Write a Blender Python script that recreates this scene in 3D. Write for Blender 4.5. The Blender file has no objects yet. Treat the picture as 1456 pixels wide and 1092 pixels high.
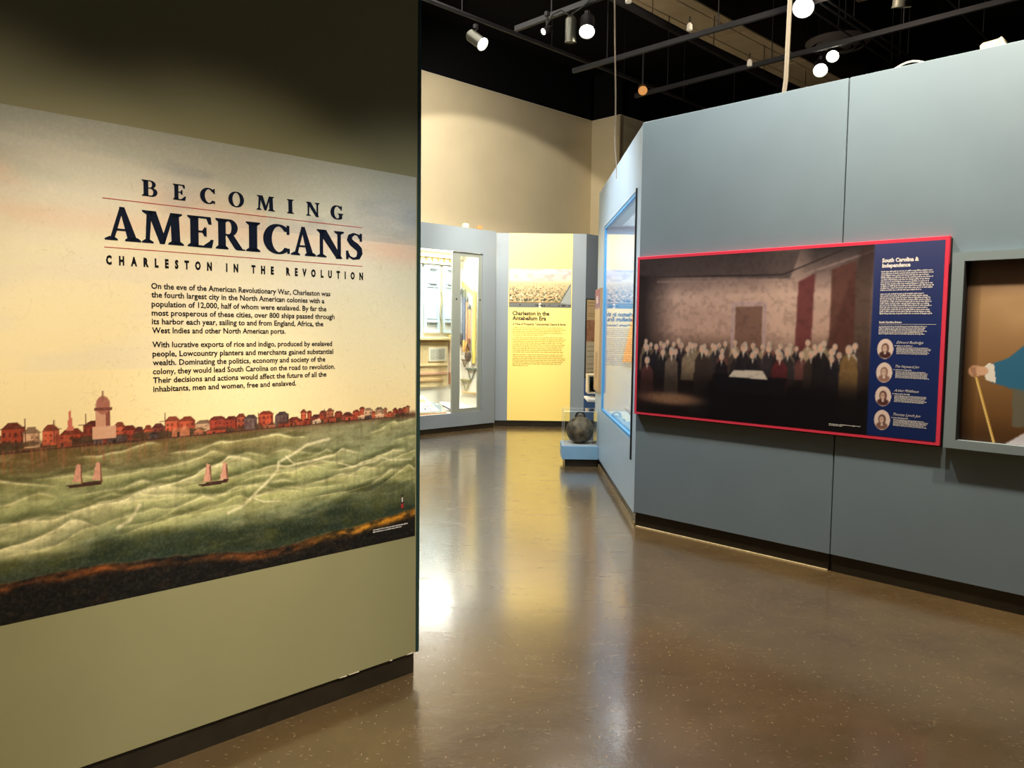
import bpy, bmesh, math, random
import numpy as np
from mathutils import Vector, Matrix

C = bpy.context.scene.collection
SC = bpy.context.scene
R = math.radians

# ---------------------------------------------------------------- camera
F, PIT, ROL, YAW, H = 1121.53, 0.0701433, -0.0124215, -0.0111593, 1.55
fw = Vector((math.sin(YAW)*math.cos(PIT), math.cos(YAW)*math.cos(PIT), -math.sin(PIT)))
rt = Vector((math.cos(YAW), -math.sin(YAW), 0))
dn = fw.cross(rt)
r2 = rt*math.cos(ROL) + dn*math.sin(ROL)
d2 = -rt*math.sin(ROL) + dn*math.cos(ROL)
cam = bpy.data.cameras.new('camera'); co = bpy.data.objects.new('camera', cam); C.objects.link(co)
cam.sensor_width = 36; cam.lens = F/1456*36; cam.clip_end = 100
M = Matrix(((r2.x, -d2.x, -fw.x, 0), (r2.y, -d2.y, -fw.y, 0), (r2.z, -d2.z, -fw.z, H), (0, 0, 0, 1)))
co.matrix_world = M
SC.camera = co
# ---------------------------------------------------------------- world, exposure
w = bpy.data.worlds.new('world'); SC.world = w; w.use_nodes = True
w.node_tree.nodes['Background'].inputs[0].default_value = (0.01, 0.01, 0.011, 1)
SC.view_settings.view_transform = 'Standard'; SC.view_settings.look = 'None'
SC.view_settings.gamma = 1; SC.view_settings.use_curve_mapping = False
SC.view_settings.exposure = 0.0
SC.cycles.max_bounces = 7; SC.cycles.diffuse_bounces = 4; SC.cycles.glossy_bounces = 4
SC.cycles.transparent_max_bounces = 8; SC.cycles.caustics_reflective = False; SC.cycles.caustics_refractive = False
SC.cycles.sample_clamp_indirect = 4.0

# ---------------------------------------------------------------- room lights (gallery spots hung at track height, then added fill and spill lights)
def spot(name, loc, aim, watts, size, blend=.5, col=(1, .88, .72), rad=.06, parent=None):
    l = bpy.data.lights.new(name, 'SPOT'); l.energy = watts; l.spot_size = R(size); l.spot_blend = blend
    l.color = col; l.shadow_soft_size = rad
    o = bpy.data.objects.new(name, l); C.objects.link(o)
    o.location = loc
    o.rotation_euler = (Vector(aim)-Vector(loc)).to_track_quat('-Z', 'Y').to_euler()
    if parent:
        o.parent = parent; o.matrix_parent_inverse = Matrix.Identity(4)
        o.location = Vector(loc)-parent.location
    return o
def area(name, loc, aim, watts, sx, sy, col=(1, .93, .82)):
    l = bpy.data.lights.new(name, 'AREA'); l.energy = watts; l.shape = 'RECTANGLE'; l.size = sx; l.size_y = sy; l.color = col
    o = bpy.data.objects.new(name, l); C.objects.link(o); o.location = loc
    o.rotation_euler = (Vector(aim)-Vector(loc)).to_track_quat('-Z', 'Y').to_euler(); return o
WARM = (1, .86, .66); NEUT = (1, .93, .82)
for x, y, wt, cl_ in ((.65, -.05, 270, WARM), (1.25, .55, 330, WARM), (1.9, 1.2, 280, (.97, .96, .92))):
    spot('mural_light', (x, y, 4.5), (x-2.5, y+2.5, .18), wt*1.9, 38, .62, cl_)
spot('wall_light', (1.75, 3.95, 4.75), (2.6, 4.6, 2.2), 560, 110, .9, WARM)
spot('wall_light', (.75, 4.95, 4.75), (1.6, 5.6, 2.0), 420, 110, .9, NEUT)
spot('wall_light', (2.6, 3.2, 4.75), (3.3, 3.95, 2.2), 500, 110, .9, WARM)
spot('wall_light', (-.3, 10.3, 4.5), (.3, 12.4, 1.4), 650, 80, .8, NEUT)
spot('wall_light', (.3, 9.7, 4.5), (-1.2, 11.6, 1.6), 300, 70, .8, NEUT)
spot('wall_light', (-1.2, 7.2, 4.5), (.9, 7.6, 1.4), 640, 70, .8, (.9, .95, 1))
spot('wall_light', (-.42, 8.3, 4.36), (-.85, 12.6, 2.35), 560, 66, .1, NEUT)
spot('wall_light', (-1.3, 10.2, 5.3), (.2, 13.9, 3.8), 230, 110, .9, NEUT)
area('fill_light', (1.2, -1.0, 5.2), (2.4, .6, 0), 14, 3, 3)  # added ambient fill near the ceiling, no fitting behind it
area('fill_light', (-1.2, 7.2, 5.3), (-.9, 7.6, 0), 120, 2.8, 2.8)
lp = bpy.data.lights.new('lamp_spill', 'POINT'); lp.energy = 90; lp.color = (1, .8, .62); lp.shadow_soft_size = .08  # added bare point light for the glow around the brightest spotlight
lpo = bpy.data.objects.new('lamp_spill', lp); C.objects.link(lpo); lpo.location = (2.46, 7.1, 4.35)

# ---------------------------------------------------------------- materials
def lin(c):
    c = np.asarray(c, float)/255.0
    return np.where(c <= .04045, c/12.92, ((c+.055)/1.055)**2.4)
def L3(c): return tuple(lin(c))
MATS = {}
def mat(name, rgb, rough=.6, metal=0, spec=.5, noise=0, scale=8, bump=0, bscale=200, emit=0, col2=None):
    if name in MATS: return MATS[name]
    m = bpy.data.materials.new(name); m.use_nodes = True; nt = m.node_tree; N = nt.nodes; K = nt.links
    b = N['Principled BSDF']; c = (*L3(rgb), 1)
    b.inputs['Base Color'].default_value = c; b.inputs['Roughness'].default_value = rough
    b.inputs['Metallic'].default_value = metal; b.inputs['Specular IOR Level'].default_value = spec
    if noise or col2:
        tc = N.new('ShaderNodeTexCoord'); n = N.new('ShaderNodeTexNoise'); n.inputs['Scale'].default_value = scale
        n.inputs['Detail'].default_value = 6; K.new(tc.outputs['Object'], n.inputs['Vector'])
        mx = N.new('ShaderNodeMix'); mx.data_type = 'RGBA'
        c2 = (*L3(col2), 1) if col2 else tuple(x*(1-noise) for x in c[:3])+(1,)
        c1 = c if col2 else tuple(min(1, x*(1+noise)) for x in c[:3])+(1,)
        mx.inputs[6].default_value = c1; mx.inputs[7].default_value = c2
        rp = N.new('ShaderNodeMapRange'); rp.inputs[1].default_value = .35; rp.inputs[2].default_value = .65
        K.new(n.outputs['Fac'], rp.inputs[0]); K.new(rp.outputs[0], mx.inputs[0]); K.new(mx.outputs[2], b.inputs['Base Color'])
    if bump:
        tc2 = N.new('ShaderNodeTexCoord'); n2 = N.new('ShaderNodeTexNoise'); n2.inputs['Scale'].default_value = bscale
        n2.inputs['Detail'].default_value = 4
        K.new(tc2.outputs['Object'], n2.inputs['Vector'])
        bp = N.new('ShaderNodeBump'); bp.inputs['Strength'].default_value = bump; bp.inputs['Distance'].default_value = .002
        K.new(n2.outputs['Fac'], bp.inputs['Height']); K.new(bp.outputs[0], b.inputs['Normal'])
    if emit:
        b.inputs['Emission Color'].default_value = c; b.inputs['Emission Strength'].default_value = emit
    MATS[name] = m; return m
def mat_print(name, rough=.45, spec=.4):
    m = bpy.data.materials.new(name); m.use_nodes = True; nt = m.node_tree; N = nt.nodes; K = nt.links
    b = N['Principled BSDF']; b.inputs['Roughness'].default_value = rough; b.inputs['Specular IOR Level'].default_value = spec
    a = N.new('ShaderNodeAttribute'); a.attribute_name = 'print'; K.new(a.outputs['Color'], b.inputs['Base Color'])
    MATS[name] = m; return m
def mat_glass(name):
    m = bpy.data.materials.new(name); m.use_nodes = True; nt = m.node_tree; N = nt.nodes; K = nt.links
    N.remove(N['Principled BSDF']); o = N['Material Output']
    t = N.new('ShaderNodeBsdfTransparent'); t.inputs[0].default_value = (.97, .985, .98, 1)
    g = N.new('ShaderNodeBsdfGlossy'); g.inputs['Roughness'].default_value = .0; g.inputs[0].default_value = (1, 1, 1, 1)
    lw = N.new('ShaderNodeLayerWeight'); lw.inputs[0].default_value = .5
    pw = N.new('ShaderNodeMath'); pw.operation = 'POWER'; pw.inputs[1].default_value = 5; K.new(lw.outputs['Facing'], pw.inputs[0])
    f = N.new('ShaderNodeMath'); f.operation = 'MULTIPLY_ADD'; f.inputs[1].default_value = .7; f.inputs[2].default_value = .03; K.new(pw.outputs[0], f.inputs[0])
    mx = N.new('ShaderNodeMixShader'); K.new(f.outputs[0], mx.inputs[0]); K.new(t.outputs[0], mx.inputs[1]); K.new(g.outputs[0], mx.inputs[2])
    K.new(mx.outputs[0], o.inputs[0]); MATS[name] = m; return m
def mat_floor():
    m = bpy.data.materials.new('polished_floor'); m.use_nodes = True; nt = m.node_tree; N = nt.nodes; K = nt.links
    b = N['Principled BSDF']; tc = N.new('ShaderNodeTexCoord')
    def noise(s, det=5, vec=None, rough=.6):
        n = N.new('ShaderNodeTexNoise'); n.inputs['Scale'].default_value = s; n.inputs['Detail'].default_value = det
        n.inputs['Roughness'].default_value = rough; K.new(vec or tc.outputs['Object'], n.inputs['Vector']); return n.outputs['Fac']
    def rng(v, a, c, lo=0, hi=1):
        r = N.new('ShaderNodeMapRange'); r.inputs[1].default_value = a; r.inputs[2].default_value = c
        r.inputs[3].default_value = lo; r.inputs[4].default_value = hi; K.new(v, r.inputs[0]); return r.outputs[0]
    def mix(f, a, c):
        x = N.new('ShaderNodeMix'); x.data_type = 'RGBA'; K.new(f, x.inputs[0])
        for i, v in ((6, a), (7, c)):
            if isinstance(v, tuple): x.inputs[i].default_value = (*L3(v), 1)
            else: K.new(v, x.inputs[i])
        return x.outputs[2]
    def mapped(rot, sc):
        mp = N.new('ShaderNodeMapping'); mp.inputs['Rotation'].default_value = (0, 0, rot); mp.inputs['Scale'].default_value = sc
        K.new(tc.outputs['Object'], mp.inputs['Vector']); return mp.outputs[0]
    c = mix(rng(noise(1.6, 6), .35, .65), (102, 82, 52), (78, 61, 38))
    c = mix(rng(noise(26, 8), .4, .7), c, (90, 72, 47))
    c = mix(rng(noise(90, 4), .6, .75, 0, .5), c, (134, 108, 78))
    # pale chips laid in the tile, elongated along two directions
    for rot, sc, th in ((.5, (34, 120, 1), .022), (-.9, (95, 26, 1), .018)):
        v = N.new('ShaderNodeTexVoronoi'); v.inputs['Scale'].default_value = 1.0; K.new(mapped(rot, sc), v.inputs['Vector'])
        sp = N.new('ShaderNodeSeparateColor'); K.new(v.outputs['Color'], sp.inputs[0])
        m1 = N.new('ShaderNodeMath'); m1.operation = 'LESS_THAN'; m1.inputs[1].default_value = .26; K.new(v.outputs['Distance'], m1.inputs[0])
        m2 = N.new('ShaderNodeMath'); m2.operation = 'LESS_THAN'; m2.inputs[1].default_value = th*4; K.new(sp.outputs[0], m2.inputs[0])
        m3 = N.new('ShaderNodeMath'); m3.operation = 'MULTIPLY'; K.new(m1.outputs[0], m3.inputs[0]); K.new(m2.outputs[0], m3.inputs[1])
        m4 = N.new('ShaderNodeMath'); m4.operation = 'MULTIPLY'; m4.inputs[1].default_value = .28; K.new(m3.outputs[0], m4.inputs[0])
        c = mix(m4.outputs[0], c, (196, 172, 136))
    # 30 cm tile joints, faint
    br = N.new('ShaderNodeTexBrick'); br.offset = 0; br.inputs['Scale'].default_value = 1; br.inputs['Brick Width'].default_value = .305
    br.inputs['Row Height'].default_value = .305; br.inputs['Mortar Size'].default_value = .0012
    K.new(mapped(.785, (1, 1, 1)), br.inputs['Vector'])
    mm = N.new('ShaderNodeMath'); mm.operation = 'MULTIPLY'; mm.inputs[1].default_value = .35; K.new(br.outputs['Fac'], mm.inputs[0])
    c = mix(mm.outputs[0], c, (60, 44, 28))
    K.new(c, b.inputs['Base Color'])
    K.new(rng(noise(3.5, 7, mapped(.3, (1, 3, 1))), .3, .7, .22, .29), b.inputs['Roughness'])
    b.inputs['IOR'].default_value = 1.6
    b.inputs['Coat Weight'].default_value = 1; b.inputs['Coat Roughness'].default_value = .15; b.inputs['Coat IOR'].default_value = 1.7
    bp = N.new('ShaderNodeBump'); bp.inputs['Strength'].default_value = .06; bp.inputs['Distance'].default_value = .01
    K.new(noise(7, 3), bp.inputs['Height']); K.new(bp.outputs[0], b.inputs['Normal']); K.new(bp.outputs[0], b.inputs['Coat Normal'])
    MATS['floor'] = m; return m

SAGE = mat('sage_wall_paint', (138, 134, 96), .6, noise=.03, scale=3, bump=.05)
BLUEGREY = mat('blue_grey_wall_paint', (116, 133, 144), .45, noise=.03, scale=2.5, bump=.04)
GREYWALL = mat('grey_gallery_paint', (126, 136, 142), .5, noise=.03, scale=2, bump=.04)
PALEBLUE = mat('pale_blue_paint', (128, 168, 196), .45, noise=.03)
CREAM = mat('cream_wall_paint', (226, 210, 172), .7, noise=.04, scale=1.2)
BLACK = mat('black_ceiling_paint', (16, 16, 17), .9, spec=.1)
BASE = mat('black_baseboard', (36, 31, 22), .3, noise=.2, scale=12)
DGREEN = mat('dark_green_edge', (24, 52, 48), .5)
GAP = mat('joint_and_shadow_black', (14, 14, 14), .8)
NAVYINK = mat('navy_ink', (6, 16, 36), .7, spec=.12)
BLACKINK = mat('black_ink', (12, 12, 14), .7, spec=.12)
REDINK = mat('red_ink', (164, 50, 52), .5)
WHITEINK = mat('white_ink', (238, 232, 226), .5)
BROWNINK = mat('dark_brown_ink', (52, 40, 20), .5)
OCHREINK = mat('ochre_ink', (170, 132, 40), .5)
REDFRAME = mat('red_panel_edge', (226, 58, 84), .45)
YELLOW = mat('yellow_panel', (254, 226, 128), .5)
WHITE = mat('white_board', (242, 240, 230), .6)
METALF = mat('grey_metal_frame', (150, 156, 146), .4, metal=.3)
DARKM = mat('black_metal', (30, 30, 32), .45, metal=.3)
STEEL = mat('dull_steel', (120, 122, 120), .35, metal=.8)
PIPE = mat('painted_pipe', (30, 30, 33), .6, noise=.3, scale=5)
DUCT = mat('beige_duct_board', (196, 178, 150), .8, noise=.08, scale=4)
GLASS = mat_glass('clear_glass')
PRINT = mat_print('printed_vinyl', .55, .25); SATIN = mat_print('printed_board', .35)
LAMP = mat('lamp_glow', (255, 246, 225), .5, emit=30)
GLINT = mat('lamp_glint', (255, 244, 225), .5, emit=4)
CASEWHITE = mat('case_white_lining', (244, 240, 226), .7)
CREAMWOOD = mat('cream_painted_wood', (230, 208, 156), .6, noise=.06, scale=14)
BLUEWOOD = mat('pale_blue_shutter_paint', (190, 210, 220), .6, noise=.04, scale=10)
CORD = mat('pale_cord', (142, 132, 114), .7)
CARD = mat('brown_cardboard', (176, 134, 84), .8)

# ---------------------------------------------------------------- geometry helpers
class PL:
    """vertical plane: u to the viewer's right, n out of the wall towards the viewer"""
    def __init__(s, x, y, dx, dy):
        l = math.hypot(dx, dy); s.o = Vector((x, y, 0)); s.d = Vector((dx/l, dy/l, 0)); s.n = Vector((dy/l, -dx/l, 0))
    def p(s, u, z, n=0): return s.o + s.d*u + s.n*n + Vector((0, 0, z))
Q = math.sqrt(.5)
PM = PL(-.455, 3.441, Q, Q)        # left wall with the mural
PR = PL(.908, 6.173, Q, -Q)        # right wall
PC = PL(.908, 6.173, .009, -1)     # short wall with the lit case
PK = PL(-1.444, 11.262, Q, Q)      # far grey wall with the big case
PY = PL(0, 12.47, 1, 0)            # far wall with the yellow panel
PD = PL(1.0, 12.47, Q, Q)          # far wall beyond it
PB = PL(-1.444-.6*Q, 11.262+.6*Q, Q, Q)   # back of the big case
PE = PL(-1.444+1.3*Q, 11.262+1.3*Q, Q, -Q)  # right end wall inside the big case
PW = PL(-1.444-.85*Q, 11.262+.85*Q, Q, Q)   # cream wall

class MB:
    def __init__(s): s.v = []; s.f = []
    def face(s, pts):
        i = len(s.v); s.v += [tuple(p) for p in pts]; s.f.append(tuple(range(i, i+len(pts))))
    def hexa(s, c):
        i = len(s.v); s.v += [tuple(p) for p in c]
        for q in ((0, 3, 2, 1), (4, 5, 6, 7), (0, 1, 5, 4), (1, 2, 6, 5), (2, 3, 7, 6), (3, 0, 4, 7)): s.f.append(tuple(i+k for k in q))
    def box(s, pl, u0, u1, z0, z1, n0, n1):
        s.hexa([pl.p(u0, z0, n0), pl.p(u1, z0, n0), pl.p(u1, z0, n1), pl.p(u0, z0, n1), pl.p(u0, z1, n0), pl.p(u1, z1, n0), pl.p(u1, z1, n1), pl.p(u0, z1, n1)]); return s
    def prism(s, pl, pts, n0, n1):
        i = len(s.v); k = len(pts)
        s.v += [tuple(pl.p(u, z, n0)) for u, z in pts]+[tuple(pl.p(u, z, n1)) for u, z in pts]
        s.f.append(tuple(range(i, i+k))); s.f.append(tuple(range(i+2*k-1, i+k-1, -1)))
        for a in range(k):
            b = (a+1) % k; s.f.append((i+b, i+a, i+k+a, i+k+b))
        return s
    def tube(s, pts, r, seg=8, cap=True):
        pts = [Vector(p) for p in pts]; rs = r if isinstance(r, (list, tuple)) else [r]*len(pts); base = len(s.v)
        ref = None
        for j, p in enumerate(pts):
            t = (pts[min(j+1, len(pts)-1)]-pts[max(j-1, 0)]).normalized()
            if ref is None: ref = t.orthogonal().normalized()
            ref = (ref-t*ref.dot(t)).normalized(); b = t.cross(ref)
            for k in range(seg):
                a = 2*math.pi*k/seg; s.v.append(tuple(p+(ref*math.cos(a)+b*math.sin(a))*rs[j]))
        for j in range(len(pts)-1):
            for k in range(seg):
                k2 = (k+1) % seg; s.f.append((base+j*seg+k, base+j*seg+k2, base+(j+1)*seg+k2, base+(j+1)*seg+k))
        if cap:
            s.f.append(tuple(base+k for k in reversed(range(seg)))); s.f.append(tuple(base+(len(pts)-1)*seg+k for k in range(seg)))
        return s
def obj(name, mb, m, parent=None, smooth=False, bevel=0, **props):
    me = bpy.data.meshes.new(name)
    off = parent_world(parent) if parent is not None else Vector((0, 0, 0))
    me.from_pydata([tuple(Vector(v)-off) for v in mb.v], [], mb.f)
    bm = bmesh.new(); bm.from_mesh(me); bmesh.ops.recalc_face_normals(bm, faces=bm.faces)
    if bevel: bmesh.ops.bevel(bm, geom=bm.edges[:], offset=bevel, segments=1, affect='EDGES', clamp_overlap=True)
    bm.to_mesh(me); bm.free()
    me.materials.append(m)
    if smooth:
        me.polygons.foreach_set('use_smooth', [True]*len(me.polygons))
        me.set_sharp_from_angle(angle=R(40))
    o = bpy.data.objects.new(name, me); C.objects.link(o)
    if parent is not None: o.parent = parent
    for k, v in props.items(): o[k] = v
    return o
def parent_world(p):
    v = Vector((0, 0, 0))
    while p is not None: v += p.location; p = p.parent
    return v
def thing(name, label, cat, loc, group=None):
    o = bpy.data.objects.new(name, None); C.objects.link(o); o.location = loc; o.empty_display_size = .1
    o['label'] = label; o['category'] = cat
    if group: o['group'] = group
    return o
def struct(name, mb, m, **k): return obj(name, mb, m, kind='structure', **k)
def sempty(name, loc):
    o = bpy.data.objects.new(name, None); C.objects.link(o); o.location = loc; o['kind'] = 'structure'; return o

# ---------------------------------------------------------------- lettering
def cap_ratio():
    c = bpy.data.curves.new('t', 'FONT'); c.body = 'H'; o = bpy.data.objects.new('t', c); C.objects.link(o)
    bpy.context.view_layer.update(); h = o.dimensions.y; bpy.data.objects.remove(o); return h
CAP = cap_ratio()
def text_mesh(mb, pl, s, u0, z, cap, u1=None, n=.002, bold=0., space=1., shear=0.):
    """a line of text: baseline z, left u0, right u1 (stretched to fit), capital height cap"""
    c = bpy.data.curves.new('t', 'FONT'); c.body = s; c.size = cap/CAP; c.offset = bold*cap; c.space_character = space
    c.resolution_u = 2; c.shear = shear
    o = bpy.data.objects.new('t', c); C.objects.link(o); bpy.context.view_layer.update()
    me = bpy.data.meshes.new_from_object(o.evaluated_get(bpy.context.evaluated_depsgraph_get()))
    vs = [v.co.copy() for v in me.vertices]
    x0 = min(v.x for v in vs); x1 = max(v.x for v in vs); k = (u1-u0)/(x1-x0) if u1 is not None else 1
    i = len(mb.v)
    mb.v += [tuple(pl.p(u0+(v.x-x0)*k, z+v.y, n)) for v in vs]; mb.f += [tuple(i+a for a in p.vertices) for p in me.polygons]
    bpy.data.objects.remove(o); bpy.data.curves.remove(c); bpy.data.meshes.remove(me)
rng = random.Random(4)
def greek(mb, pl, u0, z, x_h, length, n=.002):
    """a line of print too small to read: letter-sized strokes in word groups"""
    u = u0; end = u0+length
    while u < end-x_h:
        for _ in range(rng.randint(2, 9)):
            wd = x_h*rng.choice((.35, .55, .6, .6, .8)); h = x_h*rng.choice((1, 1, 1, 1.5)); lo = -x_h*.4 if rng.random() < .1 else 0
            if u+wd > end: break
            mb.face([pl.p(u, z+lo, n), pl.p(u+wd*.72, z+lo, n), pl.p(u+wd*.72, z+h, n), pl.p(u, z+h, n)]); u += wd
        u += x_h*.5
# bold roman capitals, unit height, drawn from stems, hairlines, serifs and swelling bowls
def glyph(ch):
    P = []
    def bx(x0, x1, y0, y1): P.append([(x0, y0), (x1, y0), (x1, y1), (x0, y1)])
    def quad(*p): P.append(list(p))
    def serif(x0, x1, y, a, b, up):  # foot or head serif spanning x0..x1 on a stem a..b
        t = .045; s = 1 if up else -1
        P.append([(x0, y), (x1, y), (x1, y+s*t), (b, y+s*t*2.6), (a, y+s*t*2.6), (x0, y+s*t)])
    def ring(cx, cy, rx, ry, ix, iy, a0, a1, dx=0, n=26):
        for k in range(n):
            t0 = R(a0+(a1-a0)*k/n); t1 = R(a0+(a1-a0)*(k+1)/n)
            quad((cx+rx*math.cos(t0), cy+ry*math.sin(t0)), (cx+rx*math.cos(t1), cy+ry*math.sin(t1)), (cx+dx+ix*math.cos(t1), cy+iy*math.sin(t1)), (cx+dx+ix*math.cos(t0), cy+iy*math.sin(t0)))
    def stem(a, b, foot=True, head=True, l=.09, r=.09):
        bx(a, b, 0, 1)
        if foot: serif(a-l, b+r, 0, a, b, True)
        if head: serif(a-l, b+r, 1, a, b, False)
    if ch == 'I': stem(.1, .3); return P, .4
    if ch == 'E':
        stem(.1, .3, r=.0); bx(.2, .7, 0, .065); bx(.2, .66, .935, 1); bx(.2, .54, .475, .54)
        quad((.6, 0), (.72, 0), (.78, .27), (.735, .27)); quad((.58, 1), (.69, 1), (.72, .76), (.675, .76)); quad((.47, .475), (.555, .34), (.555, .68), (.47, .54))
        quad((.5, .06), (.62, .06), (.735, .2), (.735, .24)); return P, .8
    if ch == 'B':
        stem(.1, .3, r=0); bx(.3, .46, .935, 1); bx(.3, .46, .49, .55); bx(.3, .5, 0, .065)
        ring(.42, .75, .27, .25, .1, .195, -90, 90, .02); ring(.46, .275, .31, .275, .12, .21, -90, 90, .02); return P, .78
    if ch == 'R':
        stem(.1, .3); bx(.3, .48, .935, 1); bx(.3, .48, .45, .51)
        ring(.44, .725, .28, .275, .1, .215, -90, 90, .02); quad((.36, .5), (.56, .5), (.9, .03), (.68, .03))
        quad((.68, .03), (.9, .03), (.98, .045), (.98, 0)); quad((.68, .03), (.98, 0), (.72, 0), (.66, .05)); return P, .98
    if ch == 'C':
        ring(.46, .5, .46, .52, .26, .45, 38, 322, .03, 40); bx(.775, .82, .68, 1.0); bx(.79, .83, .02, .2); return P, .84
    if ch == 'G':
        ring(.46, .5, .46, .52, .26, .45, 40, 318, .03, 40); bx(.78, .825, .68, 1.0); bx(.66, .85, .06, .42); serif(.56, .95, .44, .66, .85, False)
        quad((.66, .06), (.85, .06), (.7, 0), (.5, -.02)); return P, .95
    if ch == 'O': ring(.5, .5, .5, .52, .28, .455, 0, 360, 0, 48); return P, 1.0
    if ch == 'N':
        bx(.11, .18, 0, 1); serif(0, .3, 0, .11, .18, True); quad((.0, 1), (.29, 1), (.9, 0), (.72, 0)); bx(.76, .84, 0, 1); serif(.64, .95, 1, .76, .84, False)
        serif(0, .25, 1, .1, .2, False); quad((.7, -.02), (.84, -.02), (.84, .12), (.7, .12)); return P, .95
    if ch == 'M':
        quad((.1, 0), (.165, 0), (.24, 1), (.15, 1)); serif(0, .28, 0, .1, .165, True); serif(.02, .3, 1, .13, .26, False)
        quad((.16, 1), (.36, 1), (.64, .12), (.52, 0)); quad((.52, 0), (.6, 0), (.9, 1), (.83, 1))
        quad((.83, 1), (1.03, 1), (1.07, 0), (.86, 0)); serif(.76, 1.17, 0, .86, 1.07, True); serif(.84, 1.13, 1, .84, 1.02, False); return P, 1.17
    if ch == 'A':
        quad((.14, 0), (.215, 0), (.5, .93), (.46, 1.02)); quad((.44, 1.02), (.54, 1.02), (.93, 0), (.7, 0)); bx(.26, .68, .3, .365)
        serif(0, .33, 0, .14, .21, True); serif(.6, 1.03, 0, .7, .93, True); return P, 1.03
    if ch == 'S':
        pts = [(.58, .8), (.5, .93), (.32, .965), (.17, .87), (.14, .74), (.24, .62), (.4, .52), (.54, .4), (.57, .25), (.49, .08), (.3, .03), (.13, .11), (.07, .24)]
        wd = [.03, .05, .07, .13, .17, .2, .22, .2, .17, .12, .07, .05, .03]
        for k in range(12):
            (xa, ya), (xb, yb) = pts[k], pts[k+1]
            def nrm(q):
                a = pts[max(q-1, 0)]; b = pts[min(q+1, 12)]; l = math.hypot(b[0]-a[0], b[1]-a[1]); return (-(b[1]-a[1])/l, (b[0]-a[0])/l)
            na, nb = nrm(k), nrm(k+1); ha, hb = wd[k]/2, wd[k+1]/2
            quad((xa+na[0]*ha, ya+na[1]*ha), (xb+nb[0]*hb, yb+nb[1]*hb), (xb-nb[0]*hb, yb-nb[1]*hb), (xa-na[0]*ha, ya-na[1]*ha))
        bx(.585, .63, .7, 1.0); bx(.03, .075, 0, .32); return P, .66
def roman(mb, pl, ch, u0, u1, z, cap, n=.0022):
    P, wd = glyph(ch); k = (u1-u0)/wd
    for p in P:
        for j, dx in enumerate((-.018, 0, .018)): mb.face([pl.p(u0+x*k+dx*cap*1.6, z+y*cap, n+.0001*j) for x, y in p])

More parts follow.
